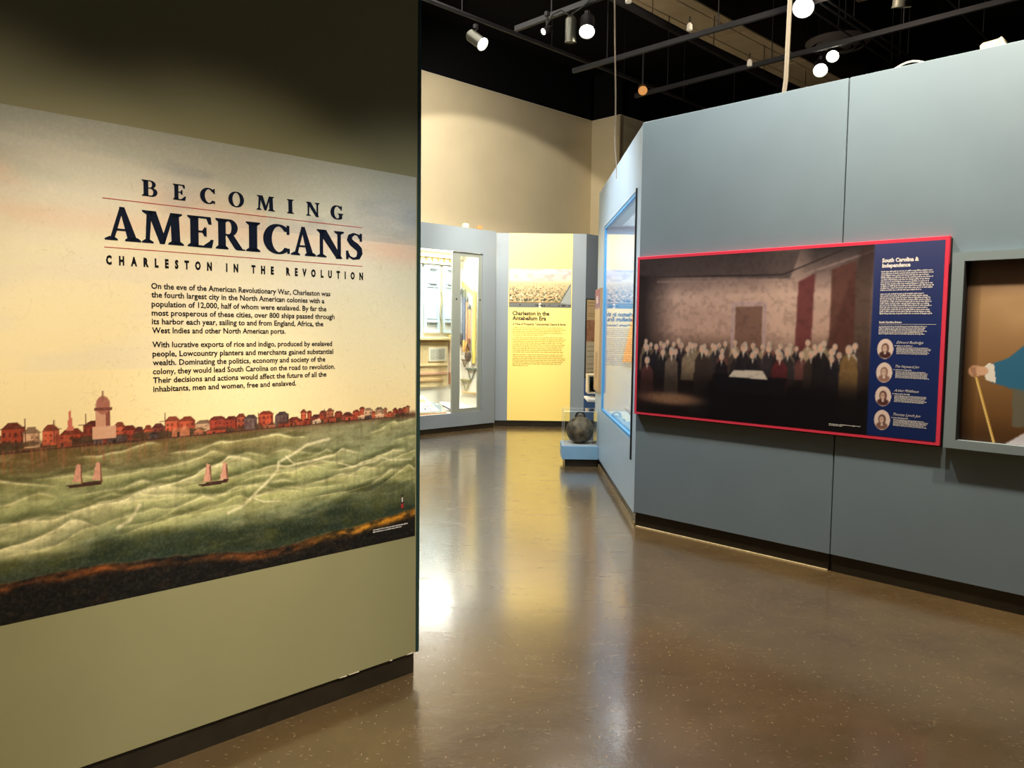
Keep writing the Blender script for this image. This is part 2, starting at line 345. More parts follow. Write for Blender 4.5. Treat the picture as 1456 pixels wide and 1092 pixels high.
# ---------------------------------------------------------------- painted prints (flat artwork, one colour per grid point)
NR = np.random.default_rng(7)
class Art:
    def __init__(s, u0, u1, z0, z1, step):
        s.u0, s.u1, s.z0, s.z1 = u0, u1, z0, z1
        s.W = max(2, int(round((u1-u0)/step))); s.H = max(2, int(round((z1-z0)/step)))
        s.a = np.zeros((s.H, s.W, 3))
        s.U, s.Z = np.meshgrid(np.linspace(u0, u1, s.W), np.linspace(z0, z1, s.H))
    def noise(s, fu, fz, oct=4, seed=0):
        r = np.random.default_rng(seed); out = np.zeros((s.H, s.W)); amp = 1; tot = 0
        for o in range(oct):
            gw = int((s.u1-s.u0)*fu*2**o)+3; gh = int((s.z1-s.z0)*fz*2**o)+3; g = r.random((gh, gw))
            x = np.linspace(0, gw-1.001, s.W); y = np.linspace(0, gh-1.001, s.H); xi = x.astype(int); yi = y.astype(int)
            fx = x-xi; fy = (y-yi)[:, None]; fx = fx*fx*(3-2*fx); fy = fy*fy*(3-2*fy)
            A = g[yi][:, xi]; B = g[yi][:, xi+1]; Cc = g[yi+1][:, xi]; D = g[yi+1][:, xi+1]
            out += amp*((A*(1-fx)+B*fx)*(1-fy)+(Cc*(1-fx)+D*fx)*fy); tot += amp; amp *= .5
        return out/tot
    def put(s, m, c): m = np.clip(m, 0, 1)[..., None]; s.a = s.a*(1-m)+np.asarray(c, float)*m
    def grad(s, stops):  # vertical gradient, stops (z, colour)
        zs = [q[0] for q in stops]
        for k in range(3): s.a[..., k] = np.interp(s.Z, zs, [q[1][k] for q in stops])
    def ell(s, u, z, ru, rz, c, soft=.0, al=1, rot=0):
        dx = s.U-u; dz = s.Z-z
        if rot: dx, dz = dx*math.cos(rot)+dz*math.sin(rot), -dx*math.sin(rot)+dz*math.cos(rot)
        d = np.sqrt((dx/ru)**2+(dz/rz)**2); e = max(soft, .002/min(ru, rz)); s.put(al*np.clip((1-d)/e+.5, 0, 1), c)
    def rect(s, u0, u1, z0, z1, c, al=1): s.put(al*((s.U >= u0) & (s.U < u1) & (s.Z >= z0) & (s.Z < z1)), c)
    def poly(s, pts, c, al=1, soft=0):
        us = [p[0] for p in pts]; zs = [p[1] for p in pts]; m = np.zeros(s.U.shape, bool); k = len(pts)
        for i in range(k):
            x0, y0 = pts[i]; x1, y1 = pts[(i+1) % k]
            if y0 == y1: continue
            m ^= ((s.Z >= min(y0, y1)) & (s.Z < max(y0, y1))) & (s.U < x0+(s.Z-y0)*(x1-x0)/(y1-y0))
        m = m.astype(float)
        for _ in range(soft): m = (m+np.roll(m, 1, 0)+np.roll(m, -1, 0)+np.roll(m, 1, 1)+np.roll(m, -1, 1))/5
        s.put(al*m, c)
    def line(s, pts, wd, c, al=1, soft=1.):
        d = np.full(s.U.shape, 9.)
        for (x0, y0), (x1, y1) in zip(pts, pts[1:]):
            l2 = (x1-x0)**2+(y1-y0)**2+1e-9; t = np.clip(((s.U-x0)*(x1-x0)+(s.Z-y0)*(y1-y0))/l2, 0, 1)
            d = np.minimum(d, np.hypot(s.U-x0-t*(x1-x0), s.Z-y0-t*(y1-y0)))
        s.put(al*np.clip((wd-d)/(wd*.5*soft)+.5, 0, 1), c)
    def blur(s, n):
        for _ in range(n):
            p = np.pad(s.a, ((1, 1), (1, 1), (0, 0)), 'edge'); s.a = (p[1:-1, 1:-1]*2+p[:-2, 1:-1]+p[2:, 1:-1]+p[1:-1, :-2]+p[1:-1, 2:])/6
    def mesh(s, name, pl, n, m, parent, **props):
        base = parent_world(parent)
        o0 = np.array(pl.o+pl.n*n-base); d = np.array(pl.d)
        v = (o0+s.U[..., None]*d+s.Z[..., None]*np.array([0, 0, 1.])).reshape(-1, 3)
        i = np.arange((s.H-1)*s.W).reshape(s.H-1, s.W)[:, :-1].ravel()
        q = np.stack([i, i+1, i+1+s.W, i+s.W], 1)
        me = bpy.data.meshes.new(name); me.vertices.add(len(v)); me.vertices.foreach_set('co', v.ravel())
        me.loops.add(q.size); me.loops.foreach_set('vertex_index', q.ravel()); me.polygons.add(len(q))
        me.polygons.foreach_set('loop_start', np.arange(0, q.size, 4)); me.update(calc_edges=True)
        at = me.color_attributes.new('print', 'FLOAT_COLOR', 'POINT')
        col = np.ones((len(v), 4)); col[:, :3] = lin(np.clip(s.a, 0, 255)).reshape(-1, 3); at.data.foreach_set('color', col.ravel().astype(np.float32))
        me.materials.append(m); o = bpy.data.objects.new(name, me); C.objects.link(o); o.parent = parent
        for k, vv in props.items(): o[k] = vv
        return o

# ================================================================ STRUCTURE
mb = MB(); mb.hexa([(-9, -5, -.1), (9, -5, -.1), (9, 20, -.1), (-9, 20, -.1), (-9, -5, 0), (9, -5, 0), (9, 20, 0), (-9, 20, 0)])
struct('floor', mb, mat_floor())
mb = MB(); mb.hexa([(-9, -5, 6.3), (9, -5, 6.3), (9, 20, 6.3), (-9, 20, 6.3), (-9, -5, 6.4), (9, -5, 6.4), (9, 20, 6.4), (-9, 20, 6.4)])
struct('ceiling', mb, BLACK)
OUT = mat('dark_room_paint', (70, 68, 62), .8)
for nm, a in (('wall_outer_west', (-9.1, -9, -5, 20)), ('wall_outer_east', (9, 9.1, -5, 20)), ('wall_outer_south', (-9, 9, -5.1, -5)), ('wall_outer_north', (-9, 9, 20, 20.1))):
    x0, x1, y0, y1 = a; mb = MB(); mb.hexa([(x0, y0, 0), (x1, y0, 0), (x1, y1, 0), (x0, y1, 0), (x0, y0, 6.3), (x1, y0, 6.3), (x1, y1, 6.3), (x0, y1, 6.3)])
    struct(nm, mb, OUT if 'north' not in nm else BLACK)

# left wall
def wall_group(name, pl, base_u):
    e = sempty(name, pl.p(base_u, 0, -.05)); return e
wl = wall_group('wall_left', PM, -1.5)
obj('panel', MB().box(PM, -4.2, 0, .097, 3.08, -.10, 0), SAGE, wl, bevel=.002)
obj('edge_strip', MB().box(PM, .0005, .017, .097, 3.08, -.10, .001), DGREEN, wl, label='dark green strip closing the wall edge')
struct('baseboard_left', MB().box(PM, -4.2, -.002, 0, .096, -.09, -.014), BASE)
mb = MB()
for u, l, h in ((-.02, .03, .006), (-.30, .05, .003), (-.36, .035, .003), (-.13, .012, .004)):
    mb.prism(PM, [(u-l, .0975), (u, .0965), (u, .0965+h), (u-l*.6, .0985+h*.4)], -.001, .0015)
obj('chipped_paint', mb, mat('bare_chip', (226, 214, 190), .7), wl)

# right wall: butted panels with a dark joint
wr = wall_group('wall_right', PR, 1.5)
for a, b in ((0.0, 1.570), (1.578, 3.14), (3.148, 4.7), (4.708, 6.3)):
    obj('panel', MB().box(PR, a, b, .113, 3.135, -.05, 0), BLUEGREY, wr, bevel=.0025)
obj('backing', MB().box(PR, .06, 6.3, .113, 3.12, -.09, -.052), GAP, wr)
for i, (a, b) in enumerate(((0.012, 1.563), (1.583, 3.14), (3.148, 6.3))):
    struct('baseboard_right', MB().box(PR, a, b, 0, .112, -.07, -.014), BASE)
struct('trim_right', MB().box(PR, .02, 1.56, 0, .007, -.013, -.002), mat('floor_caulk', (206, 186, 140), .6, noise=.2, scale=60))

# short wall with the glazed case opening (seen very obliquely)
CW0, CW1, CZ0, CZ1 = -2.5, -.20, .655, 2.665
wm = wall_group('wall_middle', PC, -1.5)
mb = MB()
mb.box(PC, -3.0, CW0, .10, 3.12, -.05, 0); mb.box(PC, CW1, -.002, .10, 3.12, -.05, 0)
mb.box(PC, CW0, CW1, .10, CZ0, -.05, 0); mb.box(PC, CW0, CW1, CZ1, 3.12, -.05, 0)
CHAM = mat('pale_grey_blue_paint', (160, 182, 198), .4, noise=.02)
obj('panel', mb, CHAM, wm)
obj('end_return', MB().box(PC, -3.1, -3.0, .10, 3.12, -1.5, 0), CHAM, wm)
struct('baseboard_middle', MB().box(PC, -3.0, .0, 0, .099, -.04, -.014), BASE)
struct('trim_middle', MB().box(PC, -3.0, .0, 0, .03, -.013, -.003), mat('scuffed_cove_base', (128, 108, 74), .35, noise=.3, scale=20))

# far grey wall with the big case opening
KU0, KU1, KZ0, KZ1 = -1.6, 1.20, .275, 2.68
wb = wall_group('wall_back', PK, 0)
mb = MB(); mb.box(PK, -2.6, KU0, .075, 3.04, -.05, 0); mb.box(PK, KU1, 1.468, .075, 3.04, -.05, 0)
mb.box(PK, KU0, KU1, .075, KZ0, -.05, 0); mb.box(PK, KU0, KU1, KZ1, 3.04, -.05, 0)
obj('panel', mb, GREYWALL, wb)
YL = -.408
obj('panel', MB().box(PY, YL, .997, .09, 3.04, -.05, 0), GREYWALL, wb)
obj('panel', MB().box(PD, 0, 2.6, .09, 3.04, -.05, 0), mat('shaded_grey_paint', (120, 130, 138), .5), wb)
struct('baseboard_back', MB().box(PK, -2.6, 1.46, 0, .074, -.04, -.012), BASE)
struct('baseboard_back', MB().box(PY, YL+.0, .99, 0, .089, -.04, -.012), BASE)
struct('baseboard_back', MB().box(PD, .01, 2.6, 0, .089, -.04, -.012), BASE)
# cream wall behind, stepping twice
wc = wall_group('wall_rear', PW, 1)
obj('panel', MB().box(PW, -6, 4.702, 0, 5.46, -.1, 0), CREAM, wc)
p1 = PW.p(4.702, 0)
PW2 = PL(p1.x, p1.y, Q, -Q); obj('panel', MB().box(PW2, 0, .666, 0, 5.46, -.1, 0), CREAM, wc)
p2 = PW2.p(.666, 0); PW3 = PL(p2.x, p2.y, Q, Q); obj('panel', MB().box(PW3, 0, 5, 0, 5.46, -.1, 0), CREAM, wc)
mb = MB(); mb.box(PW, -6, 4.702, 5.461, 5.472, -.1, .004); mb.box(PW2, 0, .666, 5.461, 5.472, -.1, .004); mb.box(PW3, 0, 5, 5.461, 5.472, -.1, .004)
obj('top_edge', mb, mat('pale_edge', (236, 226, 200), .6), wc)
mb = MB(); mb.box(PW, -6, 4.702, 5.473, 6.3, -.1, -.03); mb.box(PW2, 0, .666, 5.473, 6.3, -.1, -.03); mb.box(PW3, 0, 5, 5.473, 6.3, -.1, -.03)
obj('black_upper_band', mb, BLACK, wc)

# ================================================================ THE MURAL
A = Art(-2.3, -.008, .629, 2.192, .0034)
sky = [(1.15, (240, 216, 158)), (1.35, (243, 222, 168)), (1.6, (236, 220, 176)), (1.8, (222, 212, 180)), (1.95, (204, 200, 178)), (2.05, (178, 176, 160)), (2.2, (160, 160, 146))]  # printed sky, with some of the wall's light falloff mixed into the colours
A.grad(sky)
right = np.clip((A.U+1.1)/1.0, 0, 1)
A.put(right*.55*np.clip((A.Z-1.2)/.5, 0, 1), (186, 190, 176))
n1 = A.noise(2.5, 6, 5, 1); n2 = A.noise(1.2, 5, 5, 2); n3 = A.noise(9, 9, 4, 3)
def band(zc, w_, k=1.): return np.exp(-((A.Z-zc)/w_)**2)*k
A.put(band(2.0-.06*(A.U+1.6), .05, .55)*np.clip((n1-.42)*5, 0, 1)*(A.U < -.7), (226, 170, 136))
A.put(band(1.88, .04, .5)*np.clip((n2-.4)*5, 0, 1), (222, 178, 150))
A.put(band(1.86, .05, .6)*np.clip((A.U+.35)*4, 0, 1), (218, 176, 152))
A.put(band(2.02, .07, .75)*np.clip((A.U+.4)*3, 0, 1), (136, 146, 158))
A.put(np.clip((n1-.55)*4, 0, .5)*(A.Z > 1.9), (146, 146, 146))
A.put(np.clip((n2-.56)*3, 0, .35)*(A.Z > 1.4), (216, 206, 190))
for sd, fr in ((11, 16), (12, 28)):   # fine craquelure in the varnish
    g = np.abs(A.noise(fr, fr, 2, sd)-.5); A.put(np.clip((.008-g)/.008, 0, 1)*.24*(A.Z > 1.2)*np.clip(A.noise(3, 3, 2, sd+5)*3-1, 0, 1), (150, 128, 96))
# water
wz = A.Z+.02*np.sin(A.U*5+1)+.05*(A.noise(2, 6, 3, 20)-.5)
water = A.Z < 1.175+.0
t = np.clip((1.175-A.Z)/.42, 0, 1)
W1 = np.stack([np.interp(t, [0, .18, .35, .6, .8, 1], q) for q in ([112, 104, 138, 128, 76, 52], [98, 102, 150, 142, 96, 66], [68, 76, 108, 106, 84, 52])], -1)
A.a = np.where(water[..., None], W1, A.a)
fine = A.noise(9, 46, 3, 23); broad = A.noise(1.6, 5, 3, 22)
A.put(np.clip((broad-.5)*4, 0, 1)*.45*water, (112, 118, 74)); A.put(np.clip((.48-broad)*4, 0, 1)*.4*water, (166, 176, 132))
A.put(np.clip((A.Z-1.05)/.1, 0, 1)*np.clip((-.45-A.U)*2.2, 0, 1)*.75*water, (112, 98, 64))
A.put(np.clip(A.U+.75, 0, .8)*water*np.clip((A.Z-.93)/.1, 0, 1), (156, 168, 134))
lowline = .865+.03*np.sin(A.U*3.1+1.2)-.035*np.sin(A.U*7.3)
A.put(np.clip((lowline-A.Z)/.02, 0, 1)*.9*water, (48, 66, 52)); A.put(np.clip((lowline-.03-A.Z)/.02, 0, 1)*np.clip((A.noise(3, 6, 3, 24)-.45)*5, 0, 1)*.6*water, (74, 84, 50))
WARP = .045*(A.noise(3.2, 4, 3, 27)-.5)+.012*(A.noise(14, 14, 2, 28)-.5)
rg = np.random.default_rng(31)
def swell(u0, l, z, h, th, c, al, foam, sgn=1):
    q = (A.U-u0)/l; q = q if sgn > 0 else 1-q; inn = (q > 0) & (q < 1)
    q = np.clip(q, 0, 1); wob = (A.noise(7, 1.5, 3, int(u0*1000) % 997)-.5)*.02
    top = z+h*np.where(q < .8, (q/.8)**1.9, 1-np.clip((q-.8)/.2, 0, 1)**1.2*.55)+wob*h*18
    d = top-A.Z-WARP; env = np.clip(q*6, 0, 1)*np.clip((1-q)*7, 0, 1)*inn
    A.put(env*al*np.clip(d/.003+.5, 0, 1)*np.exp(-np.clip(d, 0, 9)/th)*(A.Z < 1.165), c)
    A.put(env*foam*np.exp(-(d/(.0022+.0028*q))**2)*(A.Z < 1.165), (232, 228, 184))
    A.put(env*.35*np.exp(-((d+.012)/.012)**2)*(d < 0)*(A.Z < 1.165), (70, 82, 54))
sw = []
for k in range(54):
    z = 1.145-.3*rg.random()**.8; f = (1.2-z)/.3
    sw.append((z, rg.uniform(-2.3, -.1), (.14+.42*f)*rg.uniform(.6, 1.3), (.012+.045*f)*rg.uniform(.5, 1.2), .008+.03*f))
for z, u, l, h, th in sorted(sw, reverse=True): swell(u, l, z, h, th, (184, 190, 132), .6, rg.uniform(.25, .7), 1 if rg.random() < .75 else -1)
for u0, l, z, h, th, al in ((-1.62, .62, .93, .085, .03, .8), (-1.75, .46, .845, .08, .04, .9), (-1.42, .7, .955, .12, .022, .7), (-.78, .5, 1.0, .07, .02, .5), (-.45, .4, .985, .045, .03, .5)):
    swell(u0, l, z, h, th, (222, 220, 172), al, .8)
for pts, wd in (([(-.86, .865), (-.80, .885), (-.74, .935), (-.70, .965), (-.665, 1.0), (-.66, 1.03), (-.60, 1.055), (-.54, 1.085), (-.44, 1.10)], .0055), ([(-.76, .905), (-.72, .885), (-.66, .88)], .003), ([(-.63, 1.05), (-.6, 1.02), (-.53, 1.015), (-.43, 1.035)], .003), ([(-.40, 1.0), (-.33, .975), (-.22, .985), (-.19, 1.0), (-.13, .98), (-.03, .975)], .0032), ([(-1.24, .875), (-1.2, .895), (-1.17, .94)], .006)):
    A.line(pts, wd, (228, 224, 184), .7, 2.6)
A.put(np.clip((A.noise(20, 60, 2, 25)-.5)*4, 0, 1)*.22*water, (70, 74, 44)); A.put(np.clip((fine-.5)*5, 0, 1)*.22*water, (196, 198, 150))
A.put(np.clip((A.noise(60, 9, 2, 26)-.55)*4, 0, 1)*.14*water, (60, 66, 46))
lo2 = lowline-.012+WARP
A.put(np.clip((lo2-A.Z)/.03, 0, 1)*.5*water, (34, 52, 46)); A.put(np.clip((lo2-A.Z)/.02, 0, 1)*np.clip((A.noise(14, 22, 3, 29)-.5)*5, 0, 1)*.35*water, (84, 92, 50))
wa = (A.a-np.array([118, 122, 96]))*1.25+np.array([118, 112, 80])
A.a = np.where(water[..., None], np.clip(wa, 8, 250), A.a)
# town along the far bank: rows of small gabled brick houses, a domed tower, a spire and masts
A.put(np.exp(-((A.Z-1.17)/.014)**2)*.75, (88, 44, 28))
cols = [(170, 66, 40), (190, 84, 52), (150, 52, 34), (196, 112, 74), (206, 160, 120), (124, 56, 44), (178, 74, 44), (214, 176, 140), (92, 70, 66)]
u = -2.3
while u < -.05:
    far = np.clip((u+1.7)/1.65, 0, 1); sc = 1-.62*far; wd = rg.uniform(.03, .1)*sc; hh = rg.uniform(.025, .078)*sc
    zb = 1.165+.01*far+rg.uniform(-.006, .004); c = np.array(cols[rg.integers(len(cols))])*rg.uniform(.85, 1.1)
    A.rect(u, u+wd, zb, zb+hh, c); rf = .022*sc
    A.poly([(u-.004, zb+hh), (u+wd+.004, zb+hh), (u+wd*.72, zb+hh+rf), (u+wd*.28, zb+hh+rf)], c*.62)
    nw = max(2, int(wd/.014))
    for i in range(nw):
        for r_ in range(2): A.rect(u+wd*(i+.3)/nw, u+wd*(i+.62)/nw, zb+hh*(.22+.4*r_), zb+hh*(.42+.4*r_), c*.42, .8)
    A.rect(u+wd*.8, u+wd*1.0, zb, zb+hh, c*.6, .55)
    u += wd*rg.uniform(.75, 1.15)
for i in range(110):
    u = rg.uniform(-2.3, -.04); far = np.clip((u+1.7)/1.65, 0, 1); A.ell(u, 1.172+rg.uniform(-.006, .012)*(1-far), .022*(1-.5*far), .009, (66, 46, 26), .6, .8)
u = -2.3
while u < -.1:
    far = np.clip((u+1.7)/1.65, 0, 1); sc = 1-.6*far; wd = rg.uniform(.03, .1)*sc; hh = rg.uniform(.012, .034)*sc; c = np.array(cols[rg.integers(len(cols))])*rg.uniform(.75, 1.05); zb = 1.156+.015*far
    if rg.random() < .6:
        A.rect(u, u+wd, zb, zb+hh, c); A.poly([(u-.003, zb+hh), (u+wd+.003, zb+hh), (u+wd*rg.uniform(.4, .9), zb+hh+.014*sc)], c*1.15 if rg.random() < .5 else c*.55); A.rect(u+wd*.3, u+wd*.45, zb, zb+hh*.7, c*.35)
    A.line([(u, zb-.002), (u+wd*1.3, zb-.001)], .003*sc, (58, 26, 20), .8)
    u += wd*rg.uniform(.8, 1.6)
A.put(np.clip((A.noise(60, 60, 2, 44)-.5)*5, 0, 1)*.3*np.exp(-((A.Z-1.19)/.03)**4)*(A.a[..., 2] < 130), (60, 24, 18))
for u, hh in ((-1.33, .085), (-1.42, .07), (-1.5, .08), (-1.08, .07), (-.74, .05), (-.46, .045), (-1.62, .09)):
    A.line([(u, 1.175), (u, 1.175+hh)], .0018, (96, 52, 38), .9); A.line([(u-.02, 1.175+hh*.6), (u+.02, 1.175+hh*.6)], .0014, (96, 52, 38), .7)
A.rect(-1.299, -1.256, 1.2, 1.275, (196, 140, 110)); A.rect(-1.27, -1.256, 1.2, 1.275, (128, 66, 50)); A.ell(-1.277, 1.285, .022, .03, (160, 96, 78))
A.rect(-1.305, -1.25, 1.268, 1.276, (112, 60, 46)); A.line([(-1.277, 1.3), (-1.277, 1.33)], .0022, (140, 90, 70)); A.rect(-1.31, -1.24, 1.175, 1.215, (206, 154, 122))
A.poly([(-1.385, 1.21), (-1.365, 1.21), (-1.375, 1.285)], (196, 104, 84))
for i in range(60):    # reflections of the brick fronts
    u = rg.uniform(-2.3, -1.0); A.line([(u, 1.16), (u+.002, 1.16-rg.uniform(.01, .07))], .003, (158, 92, 60), .35, 2)
# two little double-masted boats
for u, z, sc in ((-1.337, 1.035, 1.0), (-.915, .985, 1.05)):
    A.poly([(u-.055*sc, z), (u+.055*sc, z+.006), (u+.05*sc, z-.008), (u-.04*sc, z-.011)], (62, 34, 26))
    for du in (-.022, .036): A.poly([(u+du*sc-.014, z+.006), (u+du*sc+.016, z+.008), (u+du*sc+.012, z+.06*sc), (u+du*sc, z+.068*sc)], (214, 150, 122)); A.line([(u+du*sc+.014, z), (u+du*sc+.012, z+.06)], .0022, (110, 60, 44))
# near shore
edge = .758+.012*np.sin(A.U*4)-.045*np.exp(-((A.U+.75)/.45)**2)+.014*(A.noise(6, 2, 4, 40)-.5)*2
A.put(np.clip((edge+.03-A.Z)/.03, 0, 1)*.7, (38, 50, 38)); A.put(np.clip((edge-A.Z)/.006, 0, 1), (9, 6, 4))
org = np.exp(-((A.Z-edge+.016)/.016)**2)*(A.Z < edge+.004)
A.put(org*np.clip(A.noise(26, 60, 3, 41)*1.9-.25, 0, 1)*np.clip((A.U+.62)/.3, .0, 1), (214, 138, 34))
A.put(org*np.clip(A.noise(16, 50, 3, 42)*2.1-.6, 0, 1)*(A.U < -.5)*np.clip(A.noise(2.5, 2, 2, 45)*4-1.7, 0, 1)*.8, (186, 96, 36))
A.put(np.clip((A.noise(30, 60, 3, 43)-.6)*3, 0, .2)*(A.Z < edge-.02), (60, 42, 24))
A.ell(-.078, .795, .008, .018, (20, 16, 20)); A.rect(-.084, -.072, .765, .785, (150, 34, 34)); A.ell(-.08, .818, .005, .006, (30, 20, 20)); A.rect(-.082, -.076, .79, .81, (226, 216, 200))
A.put(np.abs(A.noise(120, 120, 1, 50)-.5)*.22, (255, 250, 235)); A.put(np.abs(A.noise(100, 110, 1, 51)-.5)*.3*water, (30, 40, 30))
mural = thing('wall_mural', 'large printed mural of a harbour town and green waves on the left wall', 'mural', PM.p(-1.1, .629, .001))
A.mesh('printed_scene', PM, .0012, PRINT, mural)
mb = MB()
tl = bpy.data.objects.new('title_lettering', None); C.objects.link(tl); tl.parent = mural; tl['label'] = 'navy serif title lettering'
for ch, (a, b) in zip('BECOMING', [(-1.1417, -1.0932), (-1.04, -.9971), (-.9467, -.8958), (-.8446, -.7891), (-.7378, -.6692), (-.6166, -.5903), (-.5356, -.4797), (-.4287, -.3727)]): mb = MB(); roman(mb, PM, ch, a, b, 1.974, .053); obj('letter', mb, NAVYINK, tl)
for ch, (a, b) in zip('AMERICANS', [(-1.2574, -1.151), (-1.1423, -1.0099), (-.992, -.9026), (-.8926, -.788), (-.78, -.7282), (-.7115, -.6088), (-.6001, -.4979), (-.4888, -.3731), (-.3597, -.2839)]): mb = MB(); roman(mb, PM, ch, a, b, 1.82, .107); obj('letter', mb, NAVYINK, tl)
mb = MB(); mb.box(PM, -1.264, -.283, 1.9505, 1.9530, .0013, .002); mb.box(PM, -1.262, -.282, 1.7948, 1.7973, .0013, .002)
obj('rule_lines', mb, REDINK, mural, label='two thin red rules')
mb = MB(); text_mesh(mb, PM, 'CHARLESTON IN THE REVOLUTION', -1.258, 1.742, .0262, -.279, bold=.09, space=2.9)
obj('subtitle_lettering', mb, BLACKINK, mural, kind='stuff')
mb = MB()
body = [('On the eve of the American Revolutionary War, Charleston was', 1.669, -.432), ('the fourth largest city in the North American colonies with a', 1.640, -.459), ('population of 12,000, half of whom were enslaved. By far the', 1.609, -.45),
        ('most prosperous of these cities, over 800 ships passed through', 1.579, -.413), ('its harbor each year, sailing to and from England, Africa, the', 1.550, -.464), ('West Indies and other North American ports.', 1.520, -.627),
        ('With lucrative exports of rice and indigo, produced by enslaved', 1.472, -.425), ('people, Lowcountry planters and merchants gained substantial', 1.441, -.42), ('wealth. Dominating the politics, economy and society of the', 1.411, -.456),
        ('colony, they would lead South Carolina on the road to revolution.', 1.381, -.412), ('Their decisions and actions would affect the future of all the', 1.351, -.451), ('inhabitants, men and women, free and enslaved.', 1.321, -.584)]
for s_, z, u1 in body: text_mesh(mb, PM, s_, -1.1185, z, .0187, u1, bold=.035)
obj('body_lettering', mb, BLACKINK, mural, kind='stuff')
mb = MB(); greek(mb, PM, -.23, .690, .0035, .185); greek(mb, PM, -.23, .681, .0035, .15)
obj('caption_lettering', mb, WHITEINK, mural, label='tiny white caption', kind='stuff')

# ================================================================ THE RED-EDGED PANEL
panel = thing('wall_panel', 'wide red-edged panel with a dark assembly picture and a navy text column', 'panel', PR.p(1.1, .9, .03))
obj('board', MB().box(PR, .006, 2.206, .898, 2.112, .002, .034), REDFRAME, panel, bevel=.002)
obj('shadow_sheet', MB().box(PR, .03, 2.212, .890, 2.10, .0006, .012), GAP, panel)  # black sheet put behind the board as its shadow on the wall
# plain generic interior with a crowd, tonal masses only
A = Art(.028, 2.184, .92, 2.09, .0042)
A.grad([(.92, (14, 12, 16)), (1.15, (22, 18, 20)), (1.3, (52, 40, 34)), (1.42, (104, 80, 70)), (1.55, (186, 152, 138)), (1.8, (190, 160, 148)), (1.93, (118, 100, 96)), (2.09, (48, 42, 44))])
x = A.U
A.put(np.clip((.36-x)/.28, 0, 1)*.9, (34, 28, 30)); A.put(np.clip((x-1.02)/.3, 0, 1)*np.clip((1.42-x)/.25, 0, 1)*.6*(A.Z > 1.4), (222, 190, 172))
A.poly([(.03, 1.97), (1.25, 1.9), (1.32, 2.09), (.03, 2.09)], (66, 57, 58), .75, 3)
A.line([(.2, 1.915), (1.2, 1.885), (1.78, 2.05)], .007, (146, 124, 120), .6, 2); A.line([(.2, 1.95), (1.2, 1.93), (1.6, 2.07)], .005, (40, 34, 38), .7, 2)
A.poly([(1.42, 1.2), (1.79, 1.2), (1.79, 2.09), (1.72, 2.09)], (58, 44, 40), .75, 14); A.poly([(1.3, 1.4), (1.41, 1.4), (1.42, 1.93), (1.31, 1.88)], (92, 40, 42), .8, 3); A.poly([(1.53, 1.3), (1.69, 1.3), (1.68, 2.0), (1.53, 1.95)], (86, 52, 46), .85, 3)
A.poly([(.86, 1.36), (1.06, 1.36), (1.06, 1.72), (.86, 1.72)], (112, 82, 72), .85, 2); A.line([(.84, 1.36), (.84, 1.74), (1.08, 1.74), (1.08, 1.36)], .012, (176, 150, 154), .8)
A.put(np.exp(-(((A.U-.3)/.35)**2+((A.Z-1.05)/.05)**2))*.75, (150, 112, 86)); A.poly([(.5, .95), (.95, .93), (.9, 1.03), (.52, 1.07)], (38, 44, 36), .9, 3)
A.put(np.clip((A.noise(12, 12, 3, 61)-.5)*4, 0, 1)*.06, (30, 26, 28))
rg = np.random.default_rng(5)
coats = [(64, 52, 48), (96, 60, 58), (120, 104, 88), (40, 36, 42), (140, 122, 100), (52, 46, 50), (30, 28, 34)]
def figure(u, z, h, c, q=1.):
    r = min(.1*h, .021*q); w_ = 2.3*r; t = z+h
    A.poly([(u-w_*1.15, z), (u+w_*1.15, z), (u+w_, t-4.2*r), (u+w_*.35, t-2.3*r), (u-w_*.35, t-2.3*r), (u-w_, t-4.2*r)], c, .92, 2)
    A.ell(u, t-.9*r, r, 1.2*r, (182, 174, 166), .4, .9); A.ell(u-.15*r, t-1.1*r, .75*r, 1.0*r, (204, 164, 142), .4); A.poly([(u-.4*r, t-2.2*r), (u+.4*r, t-2.2*r), (u, t-4*r)], (214, 202, 188), .85, 1)
for row, (zb, hh, k) in enumerate(((1.3, .17, 26), (1.24, .2, 20), (1.18, .23, 13))):
    for i in range(k):
        u = .06+(1.68*(i+rg.uniform(.2, .8))/k); figure(u, zb+rg.uniform(-.01, .015), hh*rg.uniform(.9, 1.1), np.array(coats[rg.integers(len(coats))])*rg.uniform(.8, 1.2))
for u, h, c in ((.12, .42, (104, 62, 60)), (.34, .5, (112, 96, 84)), (.6, .56, (58, 48, 44)), (.93, .58, (34, 30, 36)), (1.2, .54, (92, 40, 44)), (1.48, .6, (30, 26, 30)), (1.66, .56, (126, 98, 62))):
    figure(u, 1.0+rg.uniform(-.02, .02), h*.8, c, 1.15)
A.put(np.clip((1.3-A.Z)/.14, 0, 1)*.62, (26, 20, 20)); A.put(np.clip((1.24-A.Z)/.12, 0, 1)*np.clip((x-.5)/.2, 0, 1)*.9, (14, 12, 17)); A.put(np.exp(-(((A.U-.34)/.26)**2+((A.Z-1.04)/.045)**2)**2)*.75, (150, 112, 86)); A.poly([(.72, 1.12), (1.22, 1.12), (1.26, 1.24), (.7, 1.25)], (20, 18, 24), .9, 2); A.poly([(.82, 1.23), (1.12, 1.225), (1.08, 1.285), (.86, 1.28)], (214, 202, 188), .9, 1)
A.put(np.clip((A.noise(40, 40, 2, 62)-.5)*4, 0, 1)*.12, (20, 16, 18)); A.blur(1)
NB = 1.782
nav = np.stack([np.interp(A.Z, [.92, 1.5, 2.09], q) for q in ([16, 26, 66], [36, 44, 70], [88, 100, 112])], -1)
k = np.clip((x-NB)/.012, 0, 1)[..., None]; A.a = A.a*(1-k)+nav*k
